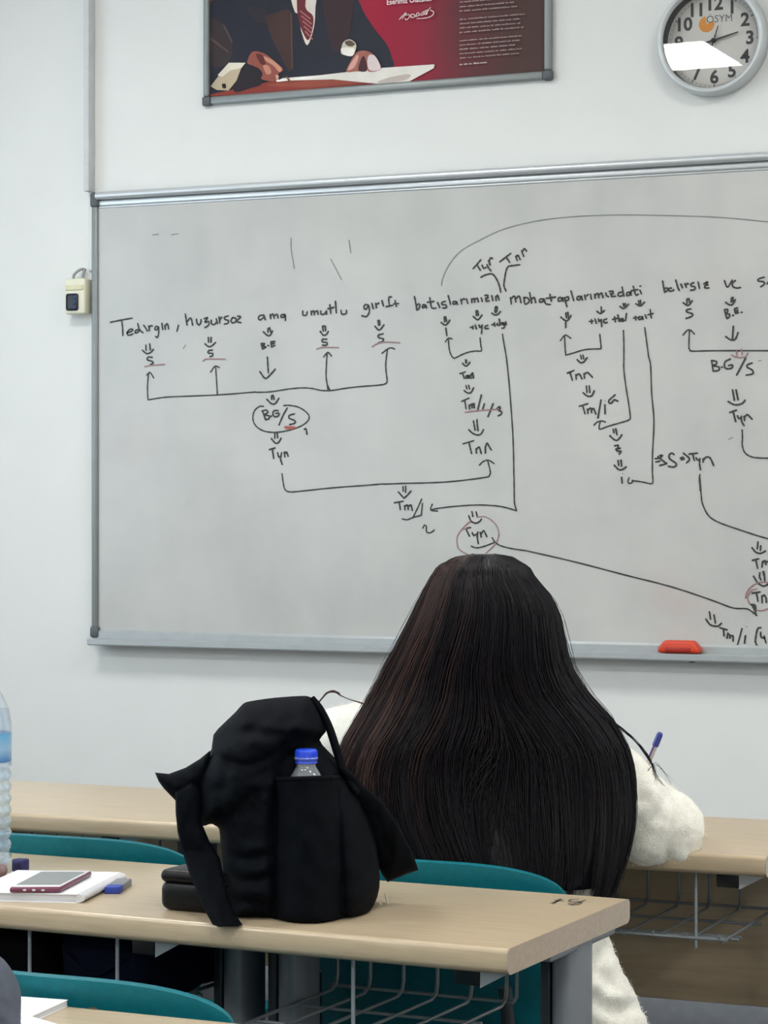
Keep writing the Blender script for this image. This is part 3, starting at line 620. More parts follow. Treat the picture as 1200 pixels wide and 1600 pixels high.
# signature
sig = ['148,130 165,110 190,85 178,110 165,125', '165,112 205,98 215,110 195,132 185,122', '225,118 222,100 240,96 250,108 235,118 228,112', '255,112 262,90 275,88 272,104 258,110', '280,104 300,82 305,96 290,104', '308,98 325,72 330,90 318,96 350,52', '300,82 345,62', '350,70 370,82 360,105 320,120 262,124', '160,110 195,92']
for s in sig:
    q = catmull([(590 + float(a.split(',')[0]) / 4.138, float(a.split(',')[1]) / 4.138) for a in s.split()], 5)
    t = MB(); ribbon(t, [PY(a, b, yb) for a, b in q], .0019, yb - .0079); mb.add(t.v, t.f, pcol((232, 214, 214)))
po_print = mb.build('poster_print', pm, po)
def text_verts(txt, size, bold=0.0, extr=0.0):
    cu = bpy.data.curves.new('t', 'FONT'); cu.body = txt; cu.size = size; cu.align_x = 'CENTER'; cu.align_y = 'CENTER'; cu.offset = bold; cu.extrude = extr; cu.resolution_u = 3
    o = bpy.data.objects.new('t', cu); COL.objects.link(o)
    me = bpy.data.meshes.new_from_object(o.evaluated_get(bpy.context.evaluated_depsgraph_get()))
    v = [tuple(x.co) for x in me.vertices]; f = [tuple(p.vertices) for p in me.polygons]
    bpy.data.objects.remove(o); bpy.data.curves.remove(cu); bpy.data.meshes.remove(me); return v, f
v, f = text_verts('Eserimiz Olacaktır', 1.0, .012)
c = PY(642, 1.5, yb); w_ = abs(PY(678, 1, yb).x - PY(606, 8, yb).x); vx = max(a[0] for a in v) - min(a[0] for a in v); k = w_ / vx
t = MB(); t.add([(c.x + a[0] * k, yb - .008, c.z + a[1] * k * 1.15) for a in v], f); t.build('slogan', mat('white_print', (236, 226, 226), .4), po)
for nm, lo, hi in (('frame_bar', (fx0 + .022, WALL - .018, fz0), (fx1 - .022, WALL, fz0 + fw)), ('frame_bar', (fx0 + .022, WALL - .018, fz1 - fw), (fx1 - .022, WALL, fz1)),
                   ('frame_bar', (fx0, WALL - .018, fz0 + .022), (fx0 + fw - .004, WALL, fz1 - .022)), ('frame_bar', (fx1 - fw + .002, WALL - .018, fz0 + .022), (fx1, WALL, fz1 - .022))):
    m_ = MB(); m_.bbox(lo, hi, .005); m_.build(nm, M_alu_d, po)
for x in (fx0, fx1):
    for z in (fz0, fz1):
        sx = 1 if x == fx0 else -1; sz = 1 if z == fz0 else -1
        xa = sorted((x - .003 * sx, x + .023 * sx)); za = sorted((z - .003 * sz, z + .023 * sz))
        m_ = MB(); m_.bbox((xa[0], WALL - .020, za[0]), (xa[1], WALL, za[1]), .006); m_.build('corner_cap', M_capgrey, po)

# ------------------------------------------------------------------ wall clock
YC = WALL - .049
cc = PY(1108, 59, YC); R = (PY(1108, 59, YC).z - PY(1108, 147, YC).z)
ck = thing('wall_clock', 'round silver wall clock with white dial and orange logo', 'clock', (cc.x, WALL, cc.z))
MC = Matrix.Translation((cc.x, WALL, cc.z)) @ Matrix.Rotation(math.radians(90), 4, 'X')     # local +z points into the room
def cl(mbx, name, m, par=None): return mbx.build(name, m, par or ck)
mb = MB(); mb.lathe([(R * .955, .001), (R, .002), (R, .030), (R * .995, .038), (R * .975, .045), (R * .950, .049), (R * .925, .0485), (R * .895, .046), (R * .874, .042), (R * .870, .038)], n=96, M=MC)
M_case = mat('silver_painted_plastic', (200, 205, 206), .38, .2, var=.02)
cl(mb, 'clock_case', M_case)
mb = MB(); mb.lathe([(R * .871, .0405), (R * .868, .0400), (R * .866, .0050)], n=96, M=MC); cl(mb, 'inner_rim', M_black)
mb = MB(); mb.lathe([(1e-4, .0055), (R * .87, .0055)], n=96, M=MC, smooth=False); dial = cl(mb, 'dial', mat('dial_paper', (206, 204, 198), .6, var=.01))
mb = MB()
for k in range(60):
    q = math.radians(6 * k); major = k % 5 == 0; r0, r1 = R * (.775 if major else .80), R * .83; w = .0016 if major else .0006
    d = Vector((math.sin(q), math.cos(q), 0)); s = Vector((d.y, -d.x, 0))
    mb.add([d * r0 - s * w + Vector((0, 0, .0059)), d * r0 + s * w + Vector((0, 0, .0059)), d * r1 + s * w + Vector((0, 0, .0059)), d * r1 - s * w + Vector((0, 0, .0059))], [(3, 2, 1, 0)], 0, False, MC)
for rr in (.795, .835):
    mb.lathe([(R * rr - .0003, .0059), (R * rr + .0003, .0059)], n=96, M=MC)
mb.build('minute_track', mat('grey_print', (96, 96, 98), .6), dial)
mb = MB()
for h in range(1, 13):
    v, f = text_verts(str(h), R * .325, .0014)
    q = math.radians(30 * h); x, y = R * .655 * math.sin(q), R * .655 * math.cos(q)
    mb.add([(a[0] + x, a[1] + y, .0060) for a in v], f, 0, False, MC)
mb.build('hour_numbers', M_black, dial)
mb = MB(); lx, ly = -R * .14, R * .31
pts = [(lx, ly)] + [(lx + R * .145 * math.cos(math.radians(q)), ly + R * .145 * math.sin(math.radians(q))) for q in range(100, 381, 8)]
mb.add([(x, y, .0059) for x, y in pts], [tuple(range(len(pts)))], 0, False, MC); o = mb.build('logo_disc', mat('orange_print', (214, 138, 38), .6), dial); tag(o, 'orange disc with a missing quarter')
v, f = text_verts('ÖSYM', R * .185, 0)
mb = MB(); mb.add([(a[0] + R * .095, a[1] + R * .385, .00605) for a in v], f, 0, False, MC); mb.build('logo_lettering', mat('grey_lettering', (92, 94, 98), .6), dial)
def hand(name, ang, L, w, z, m, tail=.02):
    q = math.radians(ang); d = Vector((math.sin(q), math.cos(q), 0)); s = Vector((d.y, -d.x, 0)); mb = MB()
    p = [-d * tail - s * w, -d * tail + s * w, d * L + s * w * .7, d * L - s * w * .7]
    vs = [v + Vector((0, 0, z)) for v in p] + [v + Vector((0, 0, z + .001)) for v in p]
    mb.add(vs, [(0, 1, 2, 3), (7, 6, 5, 4), (0, 4, 5, 1), (1, 5, 6, 2), (2, 6, 7, 3), (3, 7, 4, 0)], 0, False, MC); return cl(mb, name, m)
hand('hour_hand', 18, R * .27, .0018, .0110, mat('dark_red_black', (52, 24, 22), .4))
hand('minute_hand', 76, R * .47, .0024, .0135, M_black)
hand('second_hand', 222, R * .62, .0008, .0160, mat('grey_hand', (92, 94, 104), .4), .015)
mb = MB(); mb.lathe([(.005, .007), (.005, .018), (.0001, .0185)], n=20, M=MC); cl(mb, 'hand_pin', M_black)
mb = MB(); mb.lathe([(1e-4, .0385), (R * .868, .0385)], n=96, M=MC, smooth=False); cl(mb, 'clock_glass', glass_mat('clock_glass', refl=1.45))
# ------------------------------------------------------------------ desks
DT = .75; TK = .034
M_plate = mat('light_grey_steel', (196, 198, 202), .45, var=.03)
def desk(label, corner, yaw, D, L, legs, panel=False, brackets=(), baskets=(), rods=()):
    """corner = near right corner of the top; yaw = turn to the right of the view axis's normal; local x runs to the right, y to the front wall"""
    rot = TH - math.radians(yaw)
    root = thing('school_desk', label, 'desk', (corner.x, corner.y, 0), rot)
    M = MW[root.name]
    mb = MB(); r = TK / 2; prof = []
    rt, rb = .0085, .012
    for cy, cz, rr, q0, q1 in ((rb, DT - TK + rb, rb, -90, -165), (rt, DT - rt, rt, -195, -270), (D - rt, DT - rt, rt, 90, 15), (D - rb, DT - TK + rb, rb, -15, -90)):
        for k in range(7):
            q = math.radians(q0 + (q1 - q0) * k / 6); prof.append((cy + rr * math.cos(q), cz + rr * math.sin(q)))
    n = len(prof); L0 = -L
    v = [(L0, y, z) for y, z in prof] + [(-.002, y, z) for y, z in prof]
    mb.add(v, [(i, (i + 1) % n, n + (i + 1) % n, n + i) for i in range(n)], 0, True)
    o = mb.build('desktop', M_wood, root, local=True)
    mb = MB()
    for x0, x1 in ((-.002, 0.0),):
        v = [(x0, y, z) for y, z in prof] + [(x1, y, z) for y, z in prof]
        mb.add(v, [(i, (i + 1) % n, n + (i + 1) % n, n + i) for i in range(n)], 0, True); mb.add(v, [tuple(range(n, 2 * n))])
    mb.build('edge_band', M_wood_end, root, local=True)
    mb = MB(); v = [(L0, y, z) for y, z in prof]; mb.add(v, [tuple(range(n))[::-1]])
    mb.build('edge_band', M_wood_end, root, local=True)
    zb = DT - TK
    for x in legs:
        mb = MB(); yc = D * .5 + .055
        out = []
        for k in range(24):
            q = 2 * math.pi * k / 24; cx, cy = math.cos(q), math.sin(q)
            out.append((x + .020 * math.copysign(abs(cx) ** .6, cx), yc + .042 * math.copysign(abs(cy) ** .7, cy)))
        mb.prism(out, .03, zb, smooth=True)
        mb.bbox((x - .018, yc - .20, 0), (x + .018, yc + .20, .035), .012)
        mb.bbox((x - .018, yc - .12, zb - .010), (x + .018, yc + .12, zb), .003)
        mb.build('leg', M_legsteel, root, local=True)
        mb = MB(); mb.bbox((x - .036, yc - .030, .03), (x - .0205, yc + .052, zb), .003); o = mb.build('leg_cover', M_darksteel, root, local=True); tag(o, 'darker grey inner leg strip')
    for x in brackets:
        mb = MB(); mb.bbox((x - .045, .055, zb - .028), (x - .008, .10, zb), .002); mb.build('bracket_block', M_black, root, local=True)
        mb = MB(); mb.prism([(x - .007, zb - .030), (x + .040, zb - .004), (x + .040, zb), (x - .007, zb)], -.060, -.055, M=Matrix(((1, 0, 0, 0), (0, 0, -1, 0), (0, 1, 0, 0), (0, 0, 0, 1)))); mb.build('bracket_plate', M_plate, root, local=True)
    wr = .0028; zB = zb - .115
    for (x1, cnt, step) in baskets:
        mb = MB(); xs = [x1 - step * k for k in range(cnt)]
        for x in xs:
            mb.tube([(x, D - .085, zb), (x, D - .085, zB + .02), (x, D - .090, zB + .006), (x, D - .105, zB), (x, .045, zB), (x, .034, zB + .004), (x, .03, zB + .012)], wr, 6)
        for y, z in ((D - .088, zB + .004), (.125, zB - .005), (.105, zB - .005), (.032, zB + .006), (D - .2, zB - .005)):
            mb.tube([(xs[-1] - .01, y, z), (x1 + .012, y, z)], wr, 6)
        mb.tube([(x1 + .012, D - .088, zB + .004), (x1 + .016, D - .086, zB + .012), (x1 + .016, D - .085, zb)], wr, 6)
        for x in rods:
            if xs[-1] - .02 < x < x1 + .02: mb.tube([(x, .034, zb), (x, .034, zB - .01)], wr, 6)
        mb.build('wire_basket', M_wire, root, local=True)
    if panel:
        mb = MB(); mb.bbox((-L + .04, D - .055, .425), (-.035, D - .037, zb), .002); mb.build('modesty_panel', M_panelwood, root, local=True)
    return root
Dm = PZ(793, 1483.6, DT); mid = desk('maple desk with the black backpack on it', Dm, 26.0, .445, 1.75, (-.022, -.445, -.535, -1.13, -1.70), False, (-.055, -.545, -1.15), ((-.155, 6, .054), (-.60, 9, .058), (-1.20, 9, .058)), (-.235, -.60, -.745))
Df = PZ(1197, 1339, DT); front = desk('maple desk in the front row where the long-haired person writes', Df, 23.2, .46, 2.35, (-.021, -.58, -1.16, -1.75, -2.3), True, (-.052, -.62, -1.2), ((-.085, 8, .056), (-.66, 8, .058), (-1.24, 8, .058)), (-.125, -.70))
Dn = PZ(342, 1594, DT); nrot = 24.5
bn = Vector((math.sin(math.radians(nrot)), math.cos(math.radians(nrot)), 0)); an = Vector((math.cos(math.radians(nrot)), -math.sin(math.radians(nrot)), 0))
vw = lambda v: RIGHT * v.x + FWD * v.y
near = desk('maple desk nearest the camera with white paper booklets on it', Dn + vw(an) * .45 - vw(bn) * .43, nrot, .43, 1.7, (-.045, -.55, -1.13, -1.66), False, (-.055,), (), ())
Mm, Mf, Mn = MW[mid.name], MW[front.name], MW[near.name]
# pencil number on the desk and a chip on the near desk: thin marks lying on the tops
def marks(root, name, strokes, w, m, label):
    mb = MB()
    for s in strokes:
        q = [PZ(a, b, DT + .0004) for a, b in catmull(s, 4)]; vs = []
        for i in range(len(q)):
            t = (q[min(i + 1, len(q) - 1)] - q[max(i - 1, 0)]).normalized(); n_ = Vector((-t.y, t.x, 0)) * w / 2
            vs += [q[i] + n_, q[i] - n_]
        mb.add(vs, [(2 * i, 2 * i + 1, 2 * i + 3, 2 * i + 2) for i in range(len(q) - 1)])
    o = mb.build(name, m, root); tag(o, label)
M_pencil = mat('pencil_graphite', (92, 84, 74), .6, var=.2, scale=200)
marks(mid, 'pencil_scribble', [[(860, 1411), (868, 1409), (879, 1405)], [(866, 1406), (882, 1408.5)], [(876, 1404), (864, 1412)],
      [(905, 1405), (893, 1405), (890, 1408.5), (902, 1408), (908, 1411), (898, 1414), (888, 1412)], [(888, 1411), (912, 1409)], [(892, 1414), (915, 1406)]], .004, M_pencil, 'grey pencil scribble')
marks(near, 'surface_chip', [[(142, 1576), (146, 1575.5), (150, 1575)]], .012, mat('chip_brown', (92, 66, 44), .7), 'dark brown chip in the laminate')

# coat and bag pushed into the wire basket under the middle desk
def lump(name, label, cat, x0, x1, y0, y1, z0, z1, m, seed):
    c = Mm @ Vector(((x0 + x1) / 2, (y0 + y1) / 2, z0)); t = thing(name, label, cat, tuple(c), MW[mid.name].to_euler().z)
    mb = MB(); rl = random.Random(seed); w = x1 - x0
    for k in range(9):
        x = -w / 2 + .055 + (w - .11) * k / 8; h = (z1 - z0) * rl.uniform(.90, 1.0)
        mb.bbox((x - .055, -(y1 - y0) / 2 + rl.uniform(0, .015), .001), (x + .055, (y1 - y0) / 2 - rl.uniform(0, .02), h), .03, seg=4)
    o = mb.build('folded_cloth' if cat == 'coat' else 'bag_body', m, t, local=True); remesh(o, .007, 5)
    displace(o, lambda co, n: .006 * noise.noise(co * 22 + Vector((seed, 0, 0))))
    for v in o.data.vertices: v.co.z = min(max(v.co.z, .001), z1 - z0)
    mb = MB()
    if cat == 'coat':
        mb.tube(catmull([(-w / 2 + .05, -(y1 - y0) / 2 + .010, .05), (-w / 6, -(y1 - y0) / 2 + .006, .06), (w / 6, -(y1 - y0) / 2 + .006, .05), (w / 2 - .05, -(y1 - y0) / 2 + .010, .06)], 6), .009, 8); mb.build('collar_fold', m, t, local=True)
    else:
        mb.tube(catmull([(-w / 3, -(y1 - y0) / 2 + .004, .075), (0, -(y1 - y0) / 2 + .001, .05), (w / 3, -(y1 - y0) / 2 + .004, .075)], 6), .004, 8); mb.build('bag_handle', m, t, local=True)
zb0, zb1 = DT - TK - .115 + .0035, DT - TK - .001
lump('black_coat', 'black coat stuffed in the wire basket under the middle desk', 'coat', -1.25, -.735, .05, .33, zb0, zb1, mat('black_coat_wool', (5, 5, 7), .95, var=.2, spec=.06), 3)
lump('navy_bag', 'dark navy bag in the wire basket to the right of the black coat', 'bag', -.725, -.575, .05, .33, zb0, zb1, mat('navy_bag_cloth', (5, 8, 24), .9, var=.2, spec=.08), 5)
# ------------------------------------------------------------------ chairs
def chair(label, px, Z, yaw, group='teal plastic chairs'):
    p = P(px, 790, Z); root = thing('classroom_chair', label, 'chair', (p.x, p.y, 0), TH - math.radians(yaw), group)
    Wd = .232; th = .011
    def zt(a): return .780 - .056 * (1 - max(1 - a ** 3.2, 0) ** (1 / 2.2))
    def back(u, v):
        s = math.sin((u - .5) * math.pi); a = abs(s); z0 = .40 + .03 * a * a; z = z0 + (zt(a) - z0) * v
        nar = 1 - .10 * (1 - v) ** 2
        y = .055 * s * s - (z - .45) * .16 + .035 * math.exp(-((z - .41) / .03) ** 2)
        return (s * Wd * nar, y, z)
    mb = MB(); mb.grid(back, 40, 22); o = mb.build('backrest', M_teal, root, local=True); solidify(o, th, 0.0, .003)
    def seat(u, v):
        s = (u - .5) * 2; y = -.005 + .42 * v; w = .22 * (1 - .06 * v)
        if v > .85: w *= math.sqrt(1 - ((v - .85) / .15) ** 2 * .25)
        return (s * w, y, .445 - .018 * math.cos(s * 1.4) * math.sin(v * 2.6) - .03 * max(0, v - .8) ** 2 * 20 * .3)
    mb = MB(); mb.grid(seat, 24, 20); o = mb.build('seat', M_teal, root, local=True); solidify(o, th, 0.0, .003)
    for sx in (-1, 1):
        mb = MB(); mb.tube(catmull([(sx * .20, -.06, .006), (sx * .19, -.01, .30), (sx * .185, .03, .405), (sx * .18, .08, .418), (sx * .18, .22, .418)], 5), .0105, 10); mb.build('leg', M_darksteel, root, local=True)
        mb = MB(); mb.tube(catmull([(sx * .205, .41, .006), (sx * .19, .37, .30), (sx * .185, .345, .405), (sx * .18, .30, .418), (sx * .18, .20, .418)], 5), .0105, 10); mb.build('leg', M_darksteel, root, local=True)
        mb = MB(); mb.tube(catmull([(sx * .17, .06, .415), (sx * .165, -.01, .43), (sx * .16, -.032, .50), (sx * .155, -.045, .60)], 5), .010, 10); mb.build('back_support', M_darksteel, root, local=True)
    return root
chA = chair('teal plastic chair behind the notebook at the left', 103, 3.70, 22)
chB = chair('teal plastic chair in which the long-haired person sits', 657, 3.455, 24)
chC = chair('teal plastic chair at the bottom left, nearest the camera', 84, 2.625, 25)

# ------------------------------------------------------------------ small things on the middle desk
def onplane(name, pts, z0, z1, m, parent, r=.002):
    mb = MB(); bm = bmesh.new()
    lo = [bm.verts.new((p.x, p.y, z0)) for p in pts]; hi = [bm.verts.new((p.x, p.y, z1)) for p in pts]; n = len(pts)
    bm.faces.new(lo[::-1]); bm.faces.new(hi)
    for i in range(n): bm.faces.new((lo[i], lo[(i + 1) % n], hi[(i + 1) % n], hi[i]))
    bmesh.ops.recalc_face_normals(bm, faces=bm.faces[:])
    if r: bmesh.ops.bevel(bm, geom=bm.edges[:], offset=r, segments=3, affect='EDGES', profile=0.5)
    mb.bm(bm, 0, bool(r)); return mb.build(name, m, parent)
M_paper = mat('white_paper', (232, 234, 240), .7, var=.01)
M_pages = mat('page_edges', (196, 198, 204), .75, var=.10, scale=8, stretch=(1, 1, 120))
NT = DT + .0125
fr, br, bl = PZ(119, 1397, NT), PZ(186, 1363, NT), PZ(28, 1359.6, NT)
dx = (fr - br); fl = bl + dx
nb = thing('notebook', 'open white notebook lying under the phone', 'notebook', ((fr.x + bl.x) / 2, (fr.y + bl.y) / 2, DT), MW[mid.name].to_euler().z)
onplane('page_block', [fl, fr, br, bl], DT + .0015, NT - .001, M_pages, nb, .0008)
cv = [p + (p - (fl + br) / 2).normalized() * .002 for p in (fl, fr, br, bl)]
onplane('top_page', cv, NT - .001, NT, M_paper, nb, 0)
onplane('bottom_cover', cv, DT, DT + .0015, M_paper, nb, 0)
mb = MB(); u = (br - fr).normalized(); side = Vector((u.y, -u.x, 0)); vs = []
N = 14
for k in range(N + 1):
    q = math.radians(90 - 180 * k / N); rr = (NT - DT) / 2
    for e in (fr, br): vs.append(Vector((e.x, e.y, DT + rr)) + side * (rr * 2.0 * math.cos(q)) + UP * (rr * math.sin(q)))
mb.add(vs, [(2 * k, 2 * k + 1, 2 * k + 3, 2 * k + 2) for k in range(N)], 0, True); 
for e in (fr, br):
    q = [Vector((e.x, e.y, DT + rr)) + side * (rr * 2.0 * math.cos(math.radians(90 - 180 * k / N))) + UP * (rr * math.sin(math.radians(90 - 180 * k / N))) for k in range(N + 1)]
    mb.add(q, [tuple(range(N + 1))])
o = mb.build('spine', mat('grey_spine_tape', (200, 200, 204), .7, var=.2, scale=500), nb)
# phone
pf, pr_, pb, pl_ = PZ(14, 1386, NT + .009), PZ(94, 1386, NT + .009), PZ(144, 1360, NT + .009), PZ(64, 1360, NT + .009)
ph = thing('smartphone', 'smartphone in a dark pink case lying on the notebook', 'smartphone', ((pf.x + pb.x) / 2, (pf.y + pb.y) / 2, NT), MW[mid.name].to_euler().z)
M_pink = mat('dark_pink_rubber', (112, 56, 80), .35, var=.08)
onplane('phone_case', [pf, pr_, pb, pl_], NT + .0004, NT + .0088, M_pink, ph, .0035)
def inset(pts, d): c = sum(pts, Vector()) / 4; return [p + (c - p).normalized() * d for p in pts]
onplane('phone_bezel', inset([pf, pr_, pb, pl_], .004), NT + .0082, NT + .0094, mat('white_bezel', (226, 224, 226), .3), ph, .0004)
pts = [pf, pr_, pb, pl_]; q = [pf.lerp(pl_, .11).lerp(pr_.lerp(pb, .11), .07), pf.lerp(pl_, .11).lerp(pr_.lerp(pb, .11), .93), pf.lerp(pl_, .89).lerp(pr_.lerp(pb, .89), .93), pf.lerp(pl_, .89).lerp(pr_.lerp(pb, .89), .07)]
onplane('screen', q, NT + .0090, NT + .0097, mat('dark_screen_glass', (92, 98, 98), .12, spec=.6), ph, 0)
for t in (.3, .48, .66):
    a = pf.lerp(pr_, t); mb = MB(); mb.ell((a.x, a.y, NT + .0045), .0035, .0012, .0014); o = mb.build('port_cutout', M_alu, ph); 
# eraser
e0, e1, e2 = PZ(163, 1397, DT), PZ(187, 1397, DT), PZ(206, 1383, DT); d_ = (e2 - e1)
ef = thing('rubber_eraser', 'grey eraser with a blue end beside the notebook', 'eraser', ((e0.x + e2.x) / 2, (e0.y + e2.y) / 2, DT), MW[mid.name].to_euler().z)
onplane('eraser_body', [e0 + d_ * .3, e1 + d_ * .3, e2, e0 + d_], DT, DT + .0100, mat('grey_eraser_rubber', (124, 126, 130), .6), ef, .0012)
o = onplane('blue_end', [e0, e1, e1 + d_ * .32, e0 + d_ * .32], DT, DT + .0102, mat('blue_rubber', (38, 62, 158), .5), ef, .0012); tag(o, 'blue end')
# dark blue sharpener
c = PZ(26, 1363, DT); sh = thing('pencil_sharpener', 'small dark blue block behind the notebook', 'pencil sharpener', (c.x, c.y + .01, DT), MW[mid.name].to_euler().z)
mb = MB(); mb.bbox((-.0105, -.009, 0), (.0105, .011, .0195), .003); o = mb.build('sharpener_body', mat('navy_plastic', (34, 34, 92), .4), sh, local=True)
mb = MB(); mb.bbox((-.007, -.0100, .004), (.007, -.0085, .015), .0005); mb.build('side_groove', mat('dark_navy_plastic', (24, 24, 66), .4), sh, local=True)
# brown pouch end
c = PZ(-6, 1373, DT); pu = thing('brown_pouch', 'brown rounded pouch end at the left edge behind the notebook', 'pouch', (c.x, c.y + .01, DT), MW[mid.name].to_euler().z)
mb = MB(); mb.caps((-.09, .0, .0125), (.002, .0, .0110), .0120, .0100); mb.build('pouch_body', mat('brown_vinyl', (128, 104, 104), .5), pu, local=True)
mb = MB(); mb.tube([(-.09, 0, .0245), (-.02, 0, .0228)], .0014, 6); mb.build('zip', M_alu, pu, local=True)
# big water bottle
M_pet = glass_mat('clear_bottle_plastic', (.93, .97, 1.0), 1.6, .03, .22, (232, 240, 248))
M_water = glass_mat('bottle_water', (.90, .95, .98), .6, .0, .05, (200, 215, 225))
def bottle(name, label, loc, H, r, cap_m, label_on=True):
    t = thing(name, label, 'bottle', loc); s = H / .315
    prof = [(r * .55, .006), (r * .8, 0), (r, .012 * s)]
    z = .02 * s
    while z < .150 * s:
        prof += [(r, z), (r * .93, z + .006 * s), (r * .93, z + .009 * s), (r, z + .014 * s)]; z += .018 * s
    prof += [(r, .160 * s), (r * .985, .165 * s), (r * .985, .21 * s), (r, .215 * s), (r * .99, .225 * s), (r * .90, .245 * s), (r * .70, .265 * s), (r * .45, .282 * s), (.0135, .290 * s), (.0135, .300 * s)]
    mb = MB(); mb.lathe(prof, n=40); mb.build('bottle_body', M_pet, t, local=True)
    mb = MB(); wp = [(max(a - .0015, .001), b + .001) for a, b in prof if b < .26 * s]; wp = [(.0005, wp[0][1])] + wp + [(.0005, wp[-1][1])]; mb.lathe(wp, n=40); mb.build('water', M_water, t, local=True)
    mb = MB(); c = [(.0005, H), (.0135, H), (.0148, H - .002), (.0150, H - .015)]
    mb.lathe(c[::-1], n=40); mb.lathe([(.0150, H - .0185), (.0150, H - .0165), (.0136, H - .016)], n=40)
    for k in range(40):
        q = 2 * math.pi * k / 40; mb.tube([(.0150 * math.cos(q), .0150 * math.sin(q), H - .0145), (.0150 * math.cos(q), .0150 * math.sin(q), H - .003)], .0004, 4)
    mb.build('bottle_cap', cap_m, t, local=True)
    mb = MB(); mb.lathe([(.0137, .295 * s), (.0165, .296 * s), (.0165, .299 * s), (.0137, .300 * s)], n=40); mb.build('neck_ring', M_pet, t, local=True)
    if label_on:
        m, n, l, b = nt('bottle_label'); tc = n.new('ShaderNodeTexCoord'); sx = n.new('ShaderNodeSeparateXYZ'); l.new(tc.outputs['Generated'], sx.inputs[0])
        cr = n.new('ShaderNodeValToRGB'); cr.color_ramp.interpolation = 'LINEAR'; e = cr.color_ramp.elements
        e[0].color = lin((56, 116, 176)); e[1].color = lin((96, 170, 216)); k = e.new(.45); k.color = lin((150, 188, 218))
        l.new(sx.outputs[2], cr.inputs[0]); l.new(cr.outputs[0], b.inputs['Base Color']); setv(b, Roughness=.3)
        mb = MB(); mb.lathe([(r * .985 + .0006, .1655 * s), (r * .985 + .0006, .2095 * s)], n=40); lb = mb.build('label_wrap', m, t, local=True); tag(lb, 'blue label wrap')
        mb = MB()
        q0, q1 = math.radians(-75), math.radians(-48)
        for k in range(6):
            z0 = (.176 + .0045 * k) * s; vs = []
            for a in range(7):
                q = q0 + (q1 - q0) * a / 6; vs += [((r * .985 + .0010) * math.cos(q), (r * .985 + .0010) * math.sin(q), z0), ((r * .985 + .0010) * math.cos(q), (r * .985 + .0010) * math.sin(q), z0 + .0028 * s)]
            mb.add(vs, [(2 * a, 2 * a + 2, 2 * a + 3, 2 * a + 1) for a in range(6)])
        mb.build('label_print', mat('navy_print', (60, 62, 120), .4), lb)
    return t
M_bluecap = mat('blue_cap_plastic', (28, 72, 214), .35, var=.03)
c = PZ(-27, 1357, DT); bottle('water_bottle', 'large clear water bottle with a blue label at the left edge', (c.x, c.y + .005, DT), .315, .0415, M_bluecap)

# ------------------------------------------------------------------ near desk: booklets and grey jacket
def sheet(name, label, pxs, z0, z1, loc_px, m_top=M_paper):
    pts = [PZ(a, b, z1) for a, b in pxs]; c = sum(pts, Vector()) / 4
    t = thing(name, label, 'booklet', (c.x, c.y, z0), MW[near.name].to_euler().z)
    onplane('pages', inset(pts, .0015), z0 + .0006, z1 - .0008, M_pages, t, 0)
    onplane('front_cover', pts, z1 - .0008, z1, m_top, t, 0); onplane('back_cover', pts, z0, z0 + .0006, m_top, t, 0)
    return t
sheet('paper_booklet', 'thick white booklet lying at the back of the near desk', [(-20, 1625), (50, 1587.5), (106, 1562), (20, 1556)], DT + .0002, DT + .0075, None)
sheet('paper_sheets', 'thin white sheets at the bottom left in front of the thick booklet', [(-20, 1700), (175, 1625), (46, 1587), (-90, 1600)], DT + .008, DT + .0095, None)
jk = thing('grey_jacket', 'grey padded jacket bundled at the bottom left edge on the near desk', 'jacket', tuple(PZ(-60, 1700, DT)), 0)
def jrel(x, y):
    r = 0
    for k, pl in enumerate(JC): 
        d = seg_dist(x, y, pl); r += -.013 * math.exp(-(d / 3.2) ** 2) + .004 * math.exp(-((d - 8) / 4) ** 2)
    return r + .004 * noise.noise(Vector((x * .06, y * .06, 3)))
JC = [np.array(p, float) for p in ([(-20, 1500), (0, 1522), (14, 1532), (24, 1545), (28, 1560), (29, 1600), (26, 1640)], [(-30, 1530), (0, 1543), (18, 1556), (25, 1575), (25, 1620)], [(-30, 1552), (-6, 1566), (10, 1580), (24, 1597), (30, 1620)], [(-40, 1575), (-10, 1590), (5, 1606), (16, 1640)], [(-60, 1500), (-50, 1600), (-60, 1680)])]
mb = MB(); inflate(mb, [(-430, 1600), (-400, 1510), (-300, 1455), (-180, 1462), (-100, 1452), (-40, 1474), (-14, 1490), (4, 1503), (18, 1522), (28, 1543), (32, 1565), (31, 1600), (33, 1640), (30, 1690), (-20, 1720), (-160, 1722), (-330, 1722), (-425, 1700)], 2.36, .085, .075, 3, relief=jrel, zmin=DT + .001)
M_jacket = mat('grey_jacket_nylon', (66, 73, 86), .65, var=.12, scale=60, bump=.3, bscale=300)
o = mb.build('jacket_body', M_jacket, jk)
mb = MB(); inflate(mb, [(-380, 1670), (-260, 1620), (-140, 1640), (-60, 1600), (0, 1610), (34, 1660), (30, 1715), (-30, 1728), (-120, 1722), (-330, 1722)], 2.30, .05, .045, 5, relief=lambda x, y: .006 * noise.noise(Vector((x * .07, y * .07, 9))), zmin=DT + .001); mb.build('sleeve', M_jacket, jk)

